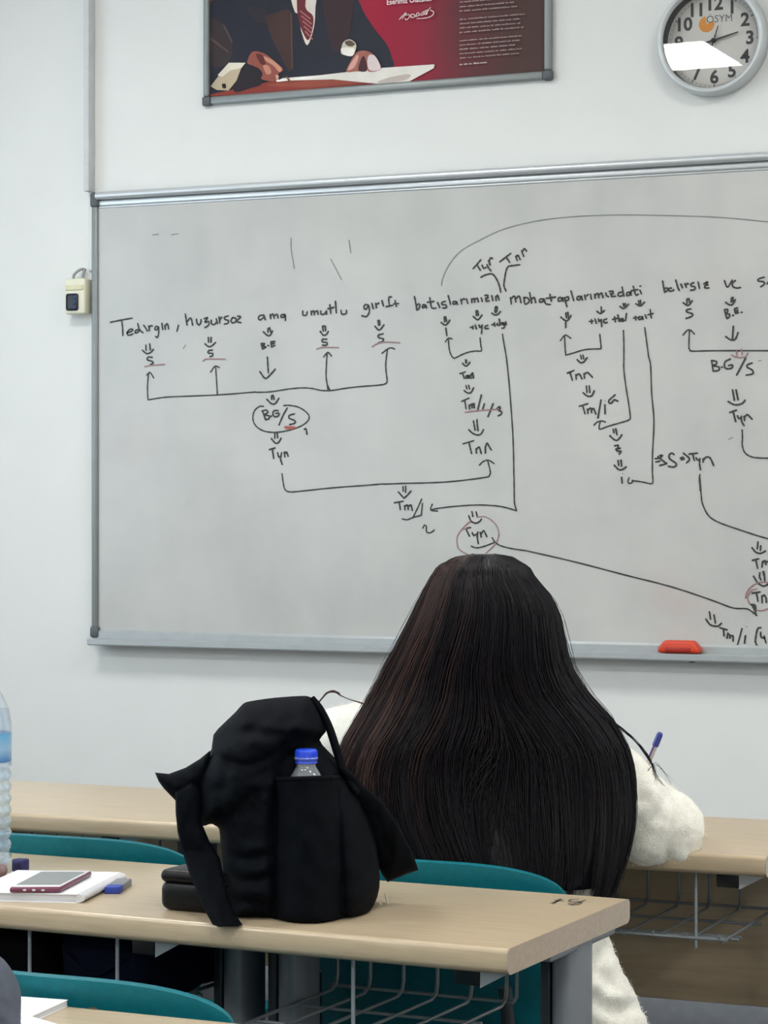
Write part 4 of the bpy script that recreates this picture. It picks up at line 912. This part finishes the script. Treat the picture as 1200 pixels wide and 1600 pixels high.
# ------------------------------------------------------------------ backpack
bp = thing('backpack', 'black fabric backpack standing on the desk with a bottle in its side pocket', 'backpack', tuple(PZ(480, 1430, DT)), MW[mid.name].to_euler().z)
M_cloth = mat('black_nylon', (9, 12, 17), .7, var=.25, scale=40, bump=.3, bscale=700, spec=.05)
def zz(pts, sc=2.6667, ox=230, oy=1060): return [(ox + a / sc, oy + b / sc) for a, b in pts]
CRE = [(zz(p), A, w) for p, A, w in (
    ([(275, 290), (330, 215), (440, 195), (600, 205), (740, 215)], .012, 7), ([(290, 300), (420, 330), (520, 300), (600, 240), (720, 245)], .010, 8),
    ([(300, 430), (420, 390), (540, 340), (640, 270)], .008, 10), ([(400, 110), (470, 150), (540, 110)], .007, 6), ([(520, 90), (560, 150), (650, 140), (700, 110)], .007, 6),
    ([(430, 200), (500, 150), (590, 170), (640, 200)], .006, 6), ([(320, 695), (430, 715), (530, 690)], .010, 9), ([(330, 780), (430, 800), (540, 775)], .010, 9), ([(400, 885), (470, 880), (545, 900)], .010, 8),
    ([(420, 960), (500, 970), (545, 945)], .007, 8), ([(550, 440), (535, 600), (545, 800), (565, 1000)], .009, 6), ([(812, 430), (806, 600), (815, 800), (828, 985)], .010, 6),
    ([(300, 600), (380, 520), (470, 440), (560, 420)], .006, 12), ([(880, 470), (900, 640), (960, 800)], .008, 9), ([(840, 980), (880, 940), (960, 900)], .008, 8), ([(350, 330), (330, 450), (320, 560)], .007, 9), ([(510, 1000), (600, 1012), (820, 1005)], .006, 6))]
CRE = [(np.array(catmull(p, 3)), A, w) for p, A, w in CRE]
BX = 478.5
def brel(x, y):
    r = .006 * noise.noise(Vector((x * .022, y * .03, 0))) + .002 * noise.noise(Vector((x * .07, y * .09, 4)))
    if y < 1215: r += .006 * noise.noise(Vector((x * .02 + y * .02, y * .04, 7)))
    for pl, A, w in CRE:
        d = seg_dist(x, y, pl)
        if d < 6 * w: r += -.6 * A * math.exp(-(d / w) ** 2) + .55 * A * math.exp(-((d - 2.2 * w) / (1.8 * w)) ** 2)
    k = math.exp(-(max(abs(x - BX) - 30, 0) / 14) ** 2) * (1 / (1 + math.exp(-(y - 1150) / 12)))
    return r - .030 * k
body = zz([(368, 140), (400, 105), (430, 95), (500, 84), (560, 78), (640, 73), (680, 78), (712, 118), (738, 175), (745, 222), (718, 256), (752, 300), (800, 350), (850, 420), (895, 500), (930, 600), (955, 690), (966, 780), (968, 870), (945, 945), (905, 995), (860, 1022), (780, 1030), (700, 1034), (600, 1034), (530, 1027), (500, 1008), (400, 1010), (340, 985), (322, 900), (316, 800), (305, 700), (298, 618), (262, 606), (224, 612), (212, 560), (205, 460), (225, 370), (268, 295), (276, 235), (318, 188)])
mb = MB(); inflate(mb, body, 3.168, .105, .06, 4.5, relief=brel, sub=2, zmin=DT + .0008); o = mb.build('main_compartment', M_cloth, bp)
# pocket: a sheet that stands off the side and is open at the top
PKL = [(1222, 422), (1260, 424), (1310, 422), (1360, 419), (1410, 420), (1443, 429)]; PKR = [(1217, 529), (1260, 534), (1310, 539), (1360, 542), (1410, 541), (1443, 534)]
def ip(t, y): 
    ys_, xs_ = zip(*t); return float(np.interp(y, ys_, xs_))
def pocket(u, v):
    y = 1445 - v * 227 ; y += 4 * (u - .5) * v * -1
    a, b = ip(PKL, y), ip(PKR, y); x = a + (b - a) * u; s = math.sin(math.pi * u) ** .8
    bulge = .046 * s * (1 if v > .06 else .75 + .25 * v / .06) + .003 * noise.noise(Vector((x * .05, y * .03, 2)))
    # side seam near the right edge and soft pulls
    bulge -= .006 * math.exp(-((u - .08) / .03) ** 2) + .006 * math.exp(-((u - .95) / .03) ** 2)
    q = P(x, y, 3.088 - bulge); q.z = max(q.z, DT + .003)
    return q
mb = MB(); mb.grid(pocket, 36, 44); o = mb.build('side_pocket', M_cloth, bp); solidify(o, .004, 0)
hem = [pocket(k / 24, 1.0) + UP * .001 for k in range(25)]
mb = MB(); mb.tube(hem, .0035, 8); mb.build('pocket_hem', M_cloth, bp)
def cren(seed, A=.006, sx=.04, sy=.02):
    return lambda x, y: A * noise.noise(Vector((x * sx, y * sy, seed))) + A * .5 * noise.noise(Vector((x * sx * 2.4, y * sy * 2, seed + 5)))
flap = zz([(32, 392), (90, 398), (160, 372), (220, 335), (262, 300), (262, 380), (238, 440), (228, 520), (190, 560), (130, 522), (105, 496), (70, 460), (48, 430)])
mb = MB(); inflate(mb, flap, 3.13, .022, .03, 4, relief=cren(3, .008, .07, .05), smooth=False); mb.build('top_flap', M_cloth, bp)
st = zz([(118, 470), (190, 430), (226, 470), (228, 600), (262, 680), (306, 745), (340, 860), (375, 940), (412, 1000), (380, 1016), (318, 1044), (292, 1000), (262, 945), (225, 880), (182, 800), (152, 730), (128, 640), (120, 560)])
mb = MB(); inflate(mb, st, 3.115, .012, .02, 4, relief=cren(11, .005), smooth=False, zmin=DT + .0015, zc=lambda x, y: (3.11 - .085 * max(0, (y - 1330) / 120)) * K); mb.build('shoulder_strap', M_cloth, bp)
s2 = zz([(792, 362), (840, 390), (900, 458), (955, 510), (990, 545), (1050, 640), (1100, 745), (1136, 852), (1085, 872), (1002, 910), (975, 868), (945, 790), (915, 700), (885, 610), (850, 520), (815, 440)])
mb = MB(); inflate(mb, s2, 3.10, .014, .03, 4, smooth=False, relief=cren(17, .006), zc=lambda x, y: (3.12 + .10 * (y - 1200) / 200) * K); mb.build('shoulder_strap', M_cloth, bp)
cd = catmull([(488, 1090), (500, 1106), (511, 1128), (519, 1150), (527, 1176), (535, 1200), (548, 1225), (560, 1240)], 4)
mb = MB(); mb.tube([P(x, y, 3.16 - .04 * k / len(cd)) for k, (x, y) in enumerate(cd)], [.0038 + .0022 * math.sin(math.pi * min(k / len(cd), 1)) for k in range(len(cd))], 8); mb.build('carry_loop', M_cloth, bp)
mb = MB(); q = catmull([(602, 1396), (604, 1404), (606, 1412), (600, 1416), (592, 1410)], 4); mb.tube([P(x, y, 3.20) for x, y in q], .0012, 6); mb.build('strap_thread', mat('pale_thread', (190, 186, 176), .7), bp)
# bottle in the pocket
cb = P(BX, 790, 3.080); H_ = .215; zc_ = P(BX, 1170.5, 3.080).z - H_
bottle('water_bottle', 'small water bottle with blue cap in the backpack side pocket', (cb.x, cb.y, zc_), H_, .0285, M_bluecap, False)
# glasses case
g0, g1 = PZ(247, 1421, DT), PZ(400, 1437, DT)
gc = thing('glasses_case', 'black leather glasses case behind the backpack strap', 'glasses case', tuple((g0 + g1) / 2), MW[mid.name].to_euler().z)
Lg = .118; M_leather = mat('black_leather', (8, 9, 11), .36, var=.2, scale=80, bump=.2, bscale=500, spec=.22)
def case(mbx, z0, z1, infl):
    bm = bmesh.new(); bmesh.ops.create_cube(bm, size=1)
    for v in bm.verts: v.co = Vector((v.co.x * Lg, v.co.y * .066, (z0 + z1) / 2 + v.co.z * (z1 - z0)))
    bmesh.ops.bevel(bm, geom=bm.edges[:], offset=infl, segments=5, affect='EDGES', profile=0.5); mbx.bm(bm, 0, True)
MG = MW[gc.name]; shift = Vector((-.018, .034, 0))
mb = MB(); case(mb, .0005, .041, .012); mb.v = [tuple(Vector(v) + shift) for v in mb.v]; mb.build('case_base', M_leather, gc, local=True)
mb = MB(); case(mb, .0385, .057, .009); mb.v = [tuple(Vector(v) + shift) for v in mb.v]; mb.build('case_lid', M_leather, gc, local=True)
# ------------------------------------------------------------------ the person writing at the front desk
HC = P(757, 981, 3.60)
pr = thing('person', 'person with very long dark hair and white fleece sweater, writing with back turned', 'person', (P(770, 790, 3.62).x, P(770, 790, 3.62).y, 0), TH)
M_skin = mat('skin', (214, 170, 146), .5, var=.04)
bv = RIGHT * math.sin(math.radians(23)) + FWD * math.cos(math.radians(23))     # towards the front wall
av = RIGHT * math.cos(math.radians(23)) - FWD * math.sin(math.radians(23))
def L_(mbx, pts, rs):
    for i in range(len(pts) - 1): mbx.caps(pts[i], pts[i + 1], rs[i], rs[i + 1])
mb = MB()
fm = Matrix((RIGHT, FWD, UP)).transposed()
mb.ell(HC, .074, .092, .112, fm); mb.ell(HC + FWD * .035 - UP * .045, .058, .062, .075, fm)
mb.caps(HC + FWD * .088 + UP * .012, HC + FWD * .108 - UP * .022, .007, .011)                    # nose
for s in (-1, 1):
    mb.ell(HC + RIGHT * .076 * s - UP * .01 - FWD * .005, .008, .018, .030, fm)                  # ears
    mb.ell(HC + FWD * .078 + RIGHT * .033 * s + UP * .022, .020, .012, .009, fm)                 # brow
mb.caps(HC + FWD * .090 - RIGHT * .018 - UP * .052, HC + FWD * .090 + RIGHT * .018 - UP * .052, .007, .007)
L_(mb, [HC - UP * .06, P(757, 1075, 3.61), P(760, 1130, 3.62)], [.052, .050, .058])
RS, LS = P(885, 1168, 3.64), P(632, 1152, 3.70)
L_(mb, [P(760, 1150, 3.62), RS], [.060, .052]); L_(mb, [P(760, 1150, 3.62), LS], [.060, .052])
L_(mb, [P(762, 1200, 3.62), P(768, 1350, 3.62), P(772, 1480, 3.61)], [.112, .098, .118])
RE, RW = P(1030, 1292, 3.71), P(1012, 1262, 3.93); LE, LW = P(528, 1168, 3.88), P(600, 1236, 4.08)
L_(mb, [RS, RE, RW], [.048, .038, .026]); L_(mb, [LS, LE, LW], [.048, .038, .026])
bl_ = FWD * .985 - RIGHT * .17
hipR, hipL = P(765, 1500, 3.62) + av * .075, P(765, 1500, 3.62) - av * .10
for hp, s in ((hipR, 1), (hipL, -1)):
    hp = Vector((hp.x, hp.y, .545)); kn = hp + bl_ * .42 + av * .015 * s + UP * -.02; an_ = Vector((kn.x, kn.y, .085)) + bv * .02; L_(mb, [P(765, 1480, 3.62), hp, kn, an_], [.10, .080, .055, .038])
    mb.ell(an_ + bv * .06 - UP * .045, .042, .042, .035)
# hands
TIP, TOP = P(978, 1277, 4.10), P(1032, 1145, 4.06); pd = (TOP - TIP).normalized(); G = TIP + pd * .040
def finger(mbx, pts, r): L_(mbx, pts, [r, r * .95, r * .85, r * .75][:len(pts)])
pc = RW + (G - RW) * .52 + UP * .012 + RIGHT * .010
mb.caps(RW, pc, .022, .026); mb.ell(pc, .034, .036, .017, fm)
side = (G - pc).normalized()
finger(mb, [pc + side * .02 - RIGHT * .015, G - RIGHT * .024 + UP * .022, G - RIGHT * .012 - side * -.002 + UP * .004], .0085)      # thumb
finger(mb, [pc + side * .028 + FWD * .004, G + UP * .030 + FWD * .010, G + FWD * .010 + UP * .004], .0082)
finger(mb, [pc + side * .028 + RIGHT * .014, G + RIGHT * .020 + UP * .022 + FWD * .006, G + RIGHT * .011 - UP * .004], .0084)
finger(mb, [pc + side * .022 + RIGHT * .028, G + RIGHT * .036 + UP * .014, G + RIGHT * .024 - UP * .012], .0078)
finger(mb, [pc + side * .014 + RIGHT * .040, G + RIGHT * .050 + UP * .008, G + RIGHT * .038 - UP * .018], .0070)
lp = LW + bv * .055 + av * .02; lp.z = DT + .021; lw2 = Vector((LW.x, LW.y, max(LW.z, DT + .04)))
mb.caps(lw2, lp, .022, .024); mb.ell(lp, .036, .040, .017, fm)
for k, (o_, ln) in enumerate(((-.030, .062), (-.010, .078), (.010, .082), (.029, .070))):
    b0 = lp + bv * .030 + av * o_; b1 = b0 + bv * ln * .5 + UP * .010 + av * o_ * .2; b2 = b0 + bv * ln + av * o_ * .3; b2.z = DT + .009; finger(mb, [b0, b1, b2], .0080)
b0 = lp + av * .030 - bv * .01; finger(mb, [b0, b0 + av * .026 + bv * .022, b0 + av * .036 + bv * .050 - UP * .006], .0088)
bodyo = mb.build('body', M_skin, pr); remesh(bodyo, .0042, 4)
for s in (-1, 1):
    e = MB(); c = HC + FWD * .083 + RIGHT * .032 * s + UP * .004; e.ell(c, .012, .010, .011, fm); e.build('eye', mat('eye_white', (235, 235, 230), .2), pr)
    e = MB(); e.ell(c + FWD * .0085, .005, .003, .005, fm); e.build('iris', mat('dark_iris', (40, 26, 20), .2), pr)
# trousers and shoes
mb = MB()
for hp, s in ((hipR, 1), (hipL, -1)):
    hp = Vector((hp.x, hp.y, .545)); kn = hp + bl_ * .42 + av * .015 * s + UP * -.02; an_ = Vector((kn.x, kn.y, .10)) + bv * .02; L_(mb, [Vector((P(772, 1480, 3.62).x, P(772, 1480, 3.62).y, .56)), hp, kn, an_], [.105, .088, .066, .052])
o = mb.build('trousers', mat('dark_denim', (42, 48, 66), .8, var=.15, scale=200), pr); remesh(o, .008, 6)
for hp, s in ((hipR, 1), (hipL, -1)):
    kn = Vector((hp.x, hp.y, 0)) + bl_ * .42 + bv * .02 + av * .015 * s; mb = MB(); mb.caps(kn + bv * -.02 + UP * .05, kn + bv * .14 + UP * .04, .047, .040); mb.caps(kn + UP * .05, kn + UP * .10, .046, .044)
    o = mb.build('shoe', mat('white_shoe', (205, 205, 205), .6), pr); remesh(o, .006, 5)
    me = o.data
    for v in me.vertices:
        if v.co.z < .004: v.co.z = .004
# sweater
M_fleece = mat('white_fleece', (240, 238, 226), .95, var=.06, scale=120, bump=.9, bscale=420, spec=.1, sheen=.5)
mb = MB()
L_(mb, [P(760, 1165, 3.63), P(768, 1330, 3.63), P(774, 1490, 3.60)], [.135, .135, .150])
mb.ell(P(774, 1500, 3.62), .17, .14, .11, fm)
RSs = P(892, 1170, 3.635); LSs = P(622, 1150, 3.70)
L_(mb, [P(760, 1145, 3.65), RSs], [.080, .062]); L_(mb, [P(760, 1140, 3.64), LSs], [.085, .074])
L_(mb, [RSs, P(955, 1215, 3.67), P(1006, 1276, 3.70), P(1034, 1292, 3.72)], [.060, .060, .066, .064])
mb.ell(P(1008, 1300, 3.69), .052, .05, .055, fm); mb.ell(P(1044, 1294, 3.715), .059, .055, .062, fm)
L_(mb, [P(1034, 1290, 3.73), P(1026, 1268, 3.86), RW], [.060, .052, .040])
L_(mb, [LSs, P(560, 1152, 3.82), P(530, 1158, 3.88)], [.070, .060, .060]); L_(mb, [P(530, 1162, 3.89), P(570, 1200, 4.02), LW], [.058, .046, .038])
L_(mb, [P(848, 1385, 3.60), P(862, 1440, 3.60), P(872, 1490, 3.60), P(893, 1545, 3.60), P(922, 1585, 3.60), P(940, 1615, 3.60)], [.078, .082, .086, .085, .080, .075])
mb.caps(P(790, 1560, 3.60), P(930, 1620, 3.60), .10, .075)
sw = mb.build('sweater', M_fleece, pr); remesh(sw, .0075, 9)
FOLD = [([P(1052, 1240, 3.6), P(1062, 1275, 3.6), P(1060, 1310, 3.6), P(1045, 1345, 3.6)], .011, .012), ([P(1080, 1255, 3.62), P(1085, 1290, 3.62), P(1075, 1325, 3.62)], .009, .010),
        ([P(985, 1150, 3.55), P(998, 1200, 3.55), P(1000, 1250, 3.55)], .006, .010), ([P(1020, 1200, 3.58), P(1036, 1240, 3.58), P(1034, 1280, 3.58)], .006, .010), ([P(948, 1480, 3.55), P(935, 1510, 3.55), P(950, 1540, 3.55)], .010, .012), ([P(930, 1560, 3.55), P(960, 1580, 3.55), P(990, 1575, 3.55)], .010, .012)]
def uvw(p): d = p - Vector((0, 0, CH)); Z = d.dot(FWD); return np.array([d.dot(RIGHT) / Z * 3.87, d.z / Z * 3.87])
FP = [(np.array([uvw(Vector(q)) for q in catmull([tuple(v) for v in pl], 4)]), A, w) for pl, A, w in FOLD]
MI = MW[pr.name]
def sdisp(co, n):
    w = MI @ co; d = .004 * noise.noise(w * 9) + .0016 * noise.noise(w * 45) + .0016 * noise.noise(w * 110)
    if n.y < .3:
        u = uvw(w)
        for pl, A, wd in FP:
            k = seg_dist(u[0], u[1], pl); d += (-A * math.exp(-(k / wd) ** 2) + A * .55 * math.exp(-((k - 1.7 * wd) / wd) ** 2)) * .8 * min(max(-n.y, 0) * 1.4, 1)
    return d
displace(sw, sdisp)
# fleece pile: short fibres standing off the sweater
rf = random.Random(8); mb = MB(); me = sw.data
polys = [p for p in me.polygons]
wts = np.array([p.area for p in polys]); cum = np.cumsum(wts / wts.sum())
def vis(w): d = w - Vector((0, 0, CH)); Z = d.dot(FWD); return 600 + d.dot(RIGHT) / Z * F > 860 or 600 + d.dot(RIGHT) / Z * F < 600
cnt = 0
while cnt < 12000:
    p = polys[int(np.searchsorted(cum, rf.random()))]; c = MI @ p.center
    if not vis(c): continue
    n = p.normal; a = rf.uniform(.0025, .0055); t = (MI.to_3x3() @ n) + Vector((rf.uniform(-.6, .6), rf.uniform(-.6, .6), rf.uniform(-.6, .4))); t.normalize()
    s = t.cross(Vector((rf.uniform(-1, 1), rf.uniform(-1, 1), rf.uniform(-1, 1)))).normalized() * .0004
    c = c + Vector((rf.uniform(-.003, .003), rf.uniform(-.003, .003), rf.uniform(-.003, .003)))
    mb.add([c - s, c + s, c + t * a], [(0, 1, 2)]); cnt += 1
o = mb.build('fleece_pile', M_fleece, pr); o['kind'] = 'stuff'

# hair: (row, left, right, centre depth, half depth)
HS = [(866, 742, 772, 3.592, .020), (870, 716, 796, 3.594, .055), (878, 696, 812, 3.596, .080), (890, 682, 827, 3.598, .098), (905, 674, 833, 3.600, .108), (930, 661, 857, 3.600, .114), (960, 648, 870, 3.600, .116), (1000, 629, 878, 3.602, .117),
      (1040, 608, 887, 3.606, .118), (1080, 588, 911, 3.612, .122), (1120, 565, 948, 3.618, .130), (1160, 542, 970, 3.622, .136), (1200, 528, 981, 3.625, .140), (1240, 530, 983, 3.622, .143), (1280, 545, 980, 3.615, .145), (1320, 575, 971, 3.605, .146), (1360, 600, 960, 3.595, .144), (1410, 618, 946, 3.585, .140)]
HA = np.array(HS); 
def sec(y): return [float(np.interp(y, HA[:, 0], HA[:, k])) for k in (1, 2, 3, 4)]
def hair_pt(y, phi, inset_=0.0):
    l, r, Z, b = sec(y); a = (r - l) / 2 * Z / 3560; cx = (l + r) / 2
    s, c = math.sin(phi), math.cos(phi); e = .95 - .27 * min(max((y - 1080) / 80, 0), 1)
    s = math.copysign(abs(s) ** e, s); c = math.copysign(abs(c) ** e, c)
    q = P(cx, y, Z); return q + RIGHT * (a - inset_) * s - FWD * (b - inset_) * c
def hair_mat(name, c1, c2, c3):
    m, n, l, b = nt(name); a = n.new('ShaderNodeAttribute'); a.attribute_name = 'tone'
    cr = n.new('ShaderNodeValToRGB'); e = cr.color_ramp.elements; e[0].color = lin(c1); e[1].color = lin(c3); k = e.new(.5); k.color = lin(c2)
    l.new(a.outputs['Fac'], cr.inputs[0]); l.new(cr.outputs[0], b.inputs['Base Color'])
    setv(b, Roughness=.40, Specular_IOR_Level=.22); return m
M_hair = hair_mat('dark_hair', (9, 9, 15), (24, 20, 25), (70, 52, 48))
# under layer that closes the gaps between strands
mb = MB(); ys = list(np.linspace(868, 1372, 60))
mb.grid(lambda u, v: hair_pt(ys[min(int(round(v * 59)), 59)], math.radians(-128 + 256 * u), .009), 64, 59)
mb.ell(P(757, 904, 3.597), .070, .080, .034, fm)
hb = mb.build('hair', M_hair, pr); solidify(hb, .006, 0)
rh = random.Random(21); V = []; Fc = []; T = []
def strand(pts, r0, tone):
    base = len(V); n = len(pts)
    for i, p in enumerate(pts):
        t = (pts[min(i + 1, n - 1)] - pts[max(i - 1, 0)]).normalized(); a = t.cross(FWD).normalized(); b = t.cross(a)
        r = r0 * (1 - .75 * max(0, (i / (n - 1) - .6) / .4) ** 1.5)
        for k in range(3):
            q = 2 * math.pi * k / 3; V.append(tuple(p + (a * math.cos(q) + b * math.sin(q)) * r)); T.append(tone)
    for i in range(n - 1):
        for k in range(3): Fc.append((base + i * 3 + k, base + i * 3 + (k + 1) % 3, base + (i + 1) * 3 + (k + 1) % 3, base + (i + 1) * 3 + k))
LOCKS = 230
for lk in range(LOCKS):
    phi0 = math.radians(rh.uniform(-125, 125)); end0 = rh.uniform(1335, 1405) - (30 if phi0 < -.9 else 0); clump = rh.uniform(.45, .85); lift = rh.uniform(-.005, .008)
    left = max(0, min(1, (-math.degrees(phi0) - 12) / 45)); drift = rh.gauss(0, .07); tone0 = rh.choice([.1, .2, .3, .5]) * rh.uniform(.5, 1.2) + left * rh.uniform(.35, .85); ph_ = rh.uniform(0, 6.3); wf = rh.uniform(.6, 1.4)  # random tone per lock; left locks painted browner to imitate light from that side
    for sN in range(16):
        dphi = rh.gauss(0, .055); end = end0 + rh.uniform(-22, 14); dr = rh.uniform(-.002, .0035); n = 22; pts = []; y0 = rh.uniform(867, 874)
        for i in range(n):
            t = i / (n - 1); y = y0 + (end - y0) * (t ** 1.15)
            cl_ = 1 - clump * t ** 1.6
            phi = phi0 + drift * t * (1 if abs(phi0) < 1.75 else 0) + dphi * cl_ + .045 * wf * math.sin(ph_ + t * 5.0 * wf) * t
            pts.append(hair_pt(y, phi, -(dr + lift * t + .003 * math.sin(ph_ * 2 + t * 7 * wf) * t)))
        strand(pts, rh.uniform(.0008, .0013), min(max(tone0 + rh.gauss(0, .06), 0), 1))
for k in range(60):       # flyaway hairs
    phi = math.radians(rh.choice([rh.uniform(60, 105), rh.uniform(-105, -60), rh.uniform(-40, 40)])); y0 = rh.uniform(868, 1000); y1 = y0 + rh.uniform(120, 380); am = rh.uniform(.004, .014); pts = []
    for i in range(14):
        t = i / 13; pts.append(hair_pt(y0 + (y1 - y0) * t, phi + .05 * math.sin(t * 4 + k), -(am * math.sin(math.pi * t) + .002)))
    strand(pts, .00035, .4)
def lock_px(path, Z0, Z1, r, tone, num, spread):
    for k in range(num):
        q = catmull([(x + rh.uniform(-spread, spread) * (i / max(len(path) - 1, 1)), y + rh.uniform(-spread, spread) * .5) for i, (x, y) in enumerate(path)], 6)
        strand([P(x, y, Z0 + (Z1 - Z0) * i / len(q)) for i, (x, y) in enumerate(q)], r, tone)
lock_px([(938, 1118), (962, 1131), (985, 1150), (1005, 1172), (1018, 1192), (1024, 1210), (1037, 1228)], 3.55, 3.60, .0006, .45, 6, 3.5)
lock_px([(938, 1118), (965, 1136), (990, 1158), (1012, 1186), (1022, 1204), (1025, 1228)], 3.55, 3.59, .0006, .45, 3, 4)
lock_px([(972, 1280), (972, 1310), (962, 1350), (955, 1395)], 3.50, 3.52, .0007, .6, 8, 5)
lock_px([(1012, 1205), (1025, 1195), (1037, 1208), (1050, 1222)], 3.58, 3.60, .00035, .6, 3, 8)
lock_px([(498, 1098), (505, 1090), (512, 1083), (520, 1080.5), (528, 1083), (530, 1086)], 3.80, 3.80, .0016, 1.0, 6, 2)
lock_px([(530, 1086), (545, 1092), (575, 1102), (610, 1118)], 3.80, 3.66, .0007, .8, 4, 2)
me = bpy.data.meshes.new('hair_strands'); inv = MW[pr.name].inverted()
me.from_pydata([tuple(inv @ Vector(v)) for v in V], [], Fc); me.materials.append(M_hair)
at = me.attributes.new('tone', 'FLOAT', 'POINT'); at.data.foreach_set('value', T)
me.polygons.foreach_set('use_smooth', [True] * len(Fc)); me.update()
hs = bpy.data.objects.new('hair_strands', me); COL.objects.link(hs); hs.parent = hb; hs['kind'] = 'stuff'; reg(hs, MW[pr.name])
# pen
pn = thing('ballpoint_pen', 'white ballpoint pen with blue end held in the right hand', 'pen', tuple(TIP)); 
mb = MB(); mb.tube([TIP + pd * .012, TIP + pd * ((TOP - TIP).length - .015)], .0046, 14); mb.build('pen_barrel', mat('white_pen_plastic', (186, 178, 182), .35), pn)
mb = MB(); mb.tube([TIP, TIP + pd * .012], [.0008, .0042], 12); mb.build('pen_tip', M_alu, pn)
mb = MB(); Lp = (TOP - TIP).length; mb.tube([TIP + pd * (Lp - .026), TIP + pd * (Lp - .004), TIP + pd * Lp], [.0060, .0058, .0042], 14)
off = (FWD * -1 + RIGHT * -.6).normalized() * .0072; mb.tube([TIP + pd * (Lp - .006) + off * .8, TIP + pd * (Lp - .048) + off], .0014, 8); o = mb.build('pen_cap', mat('blue_pen_plastic', (52, 62, 140), .35), pn)
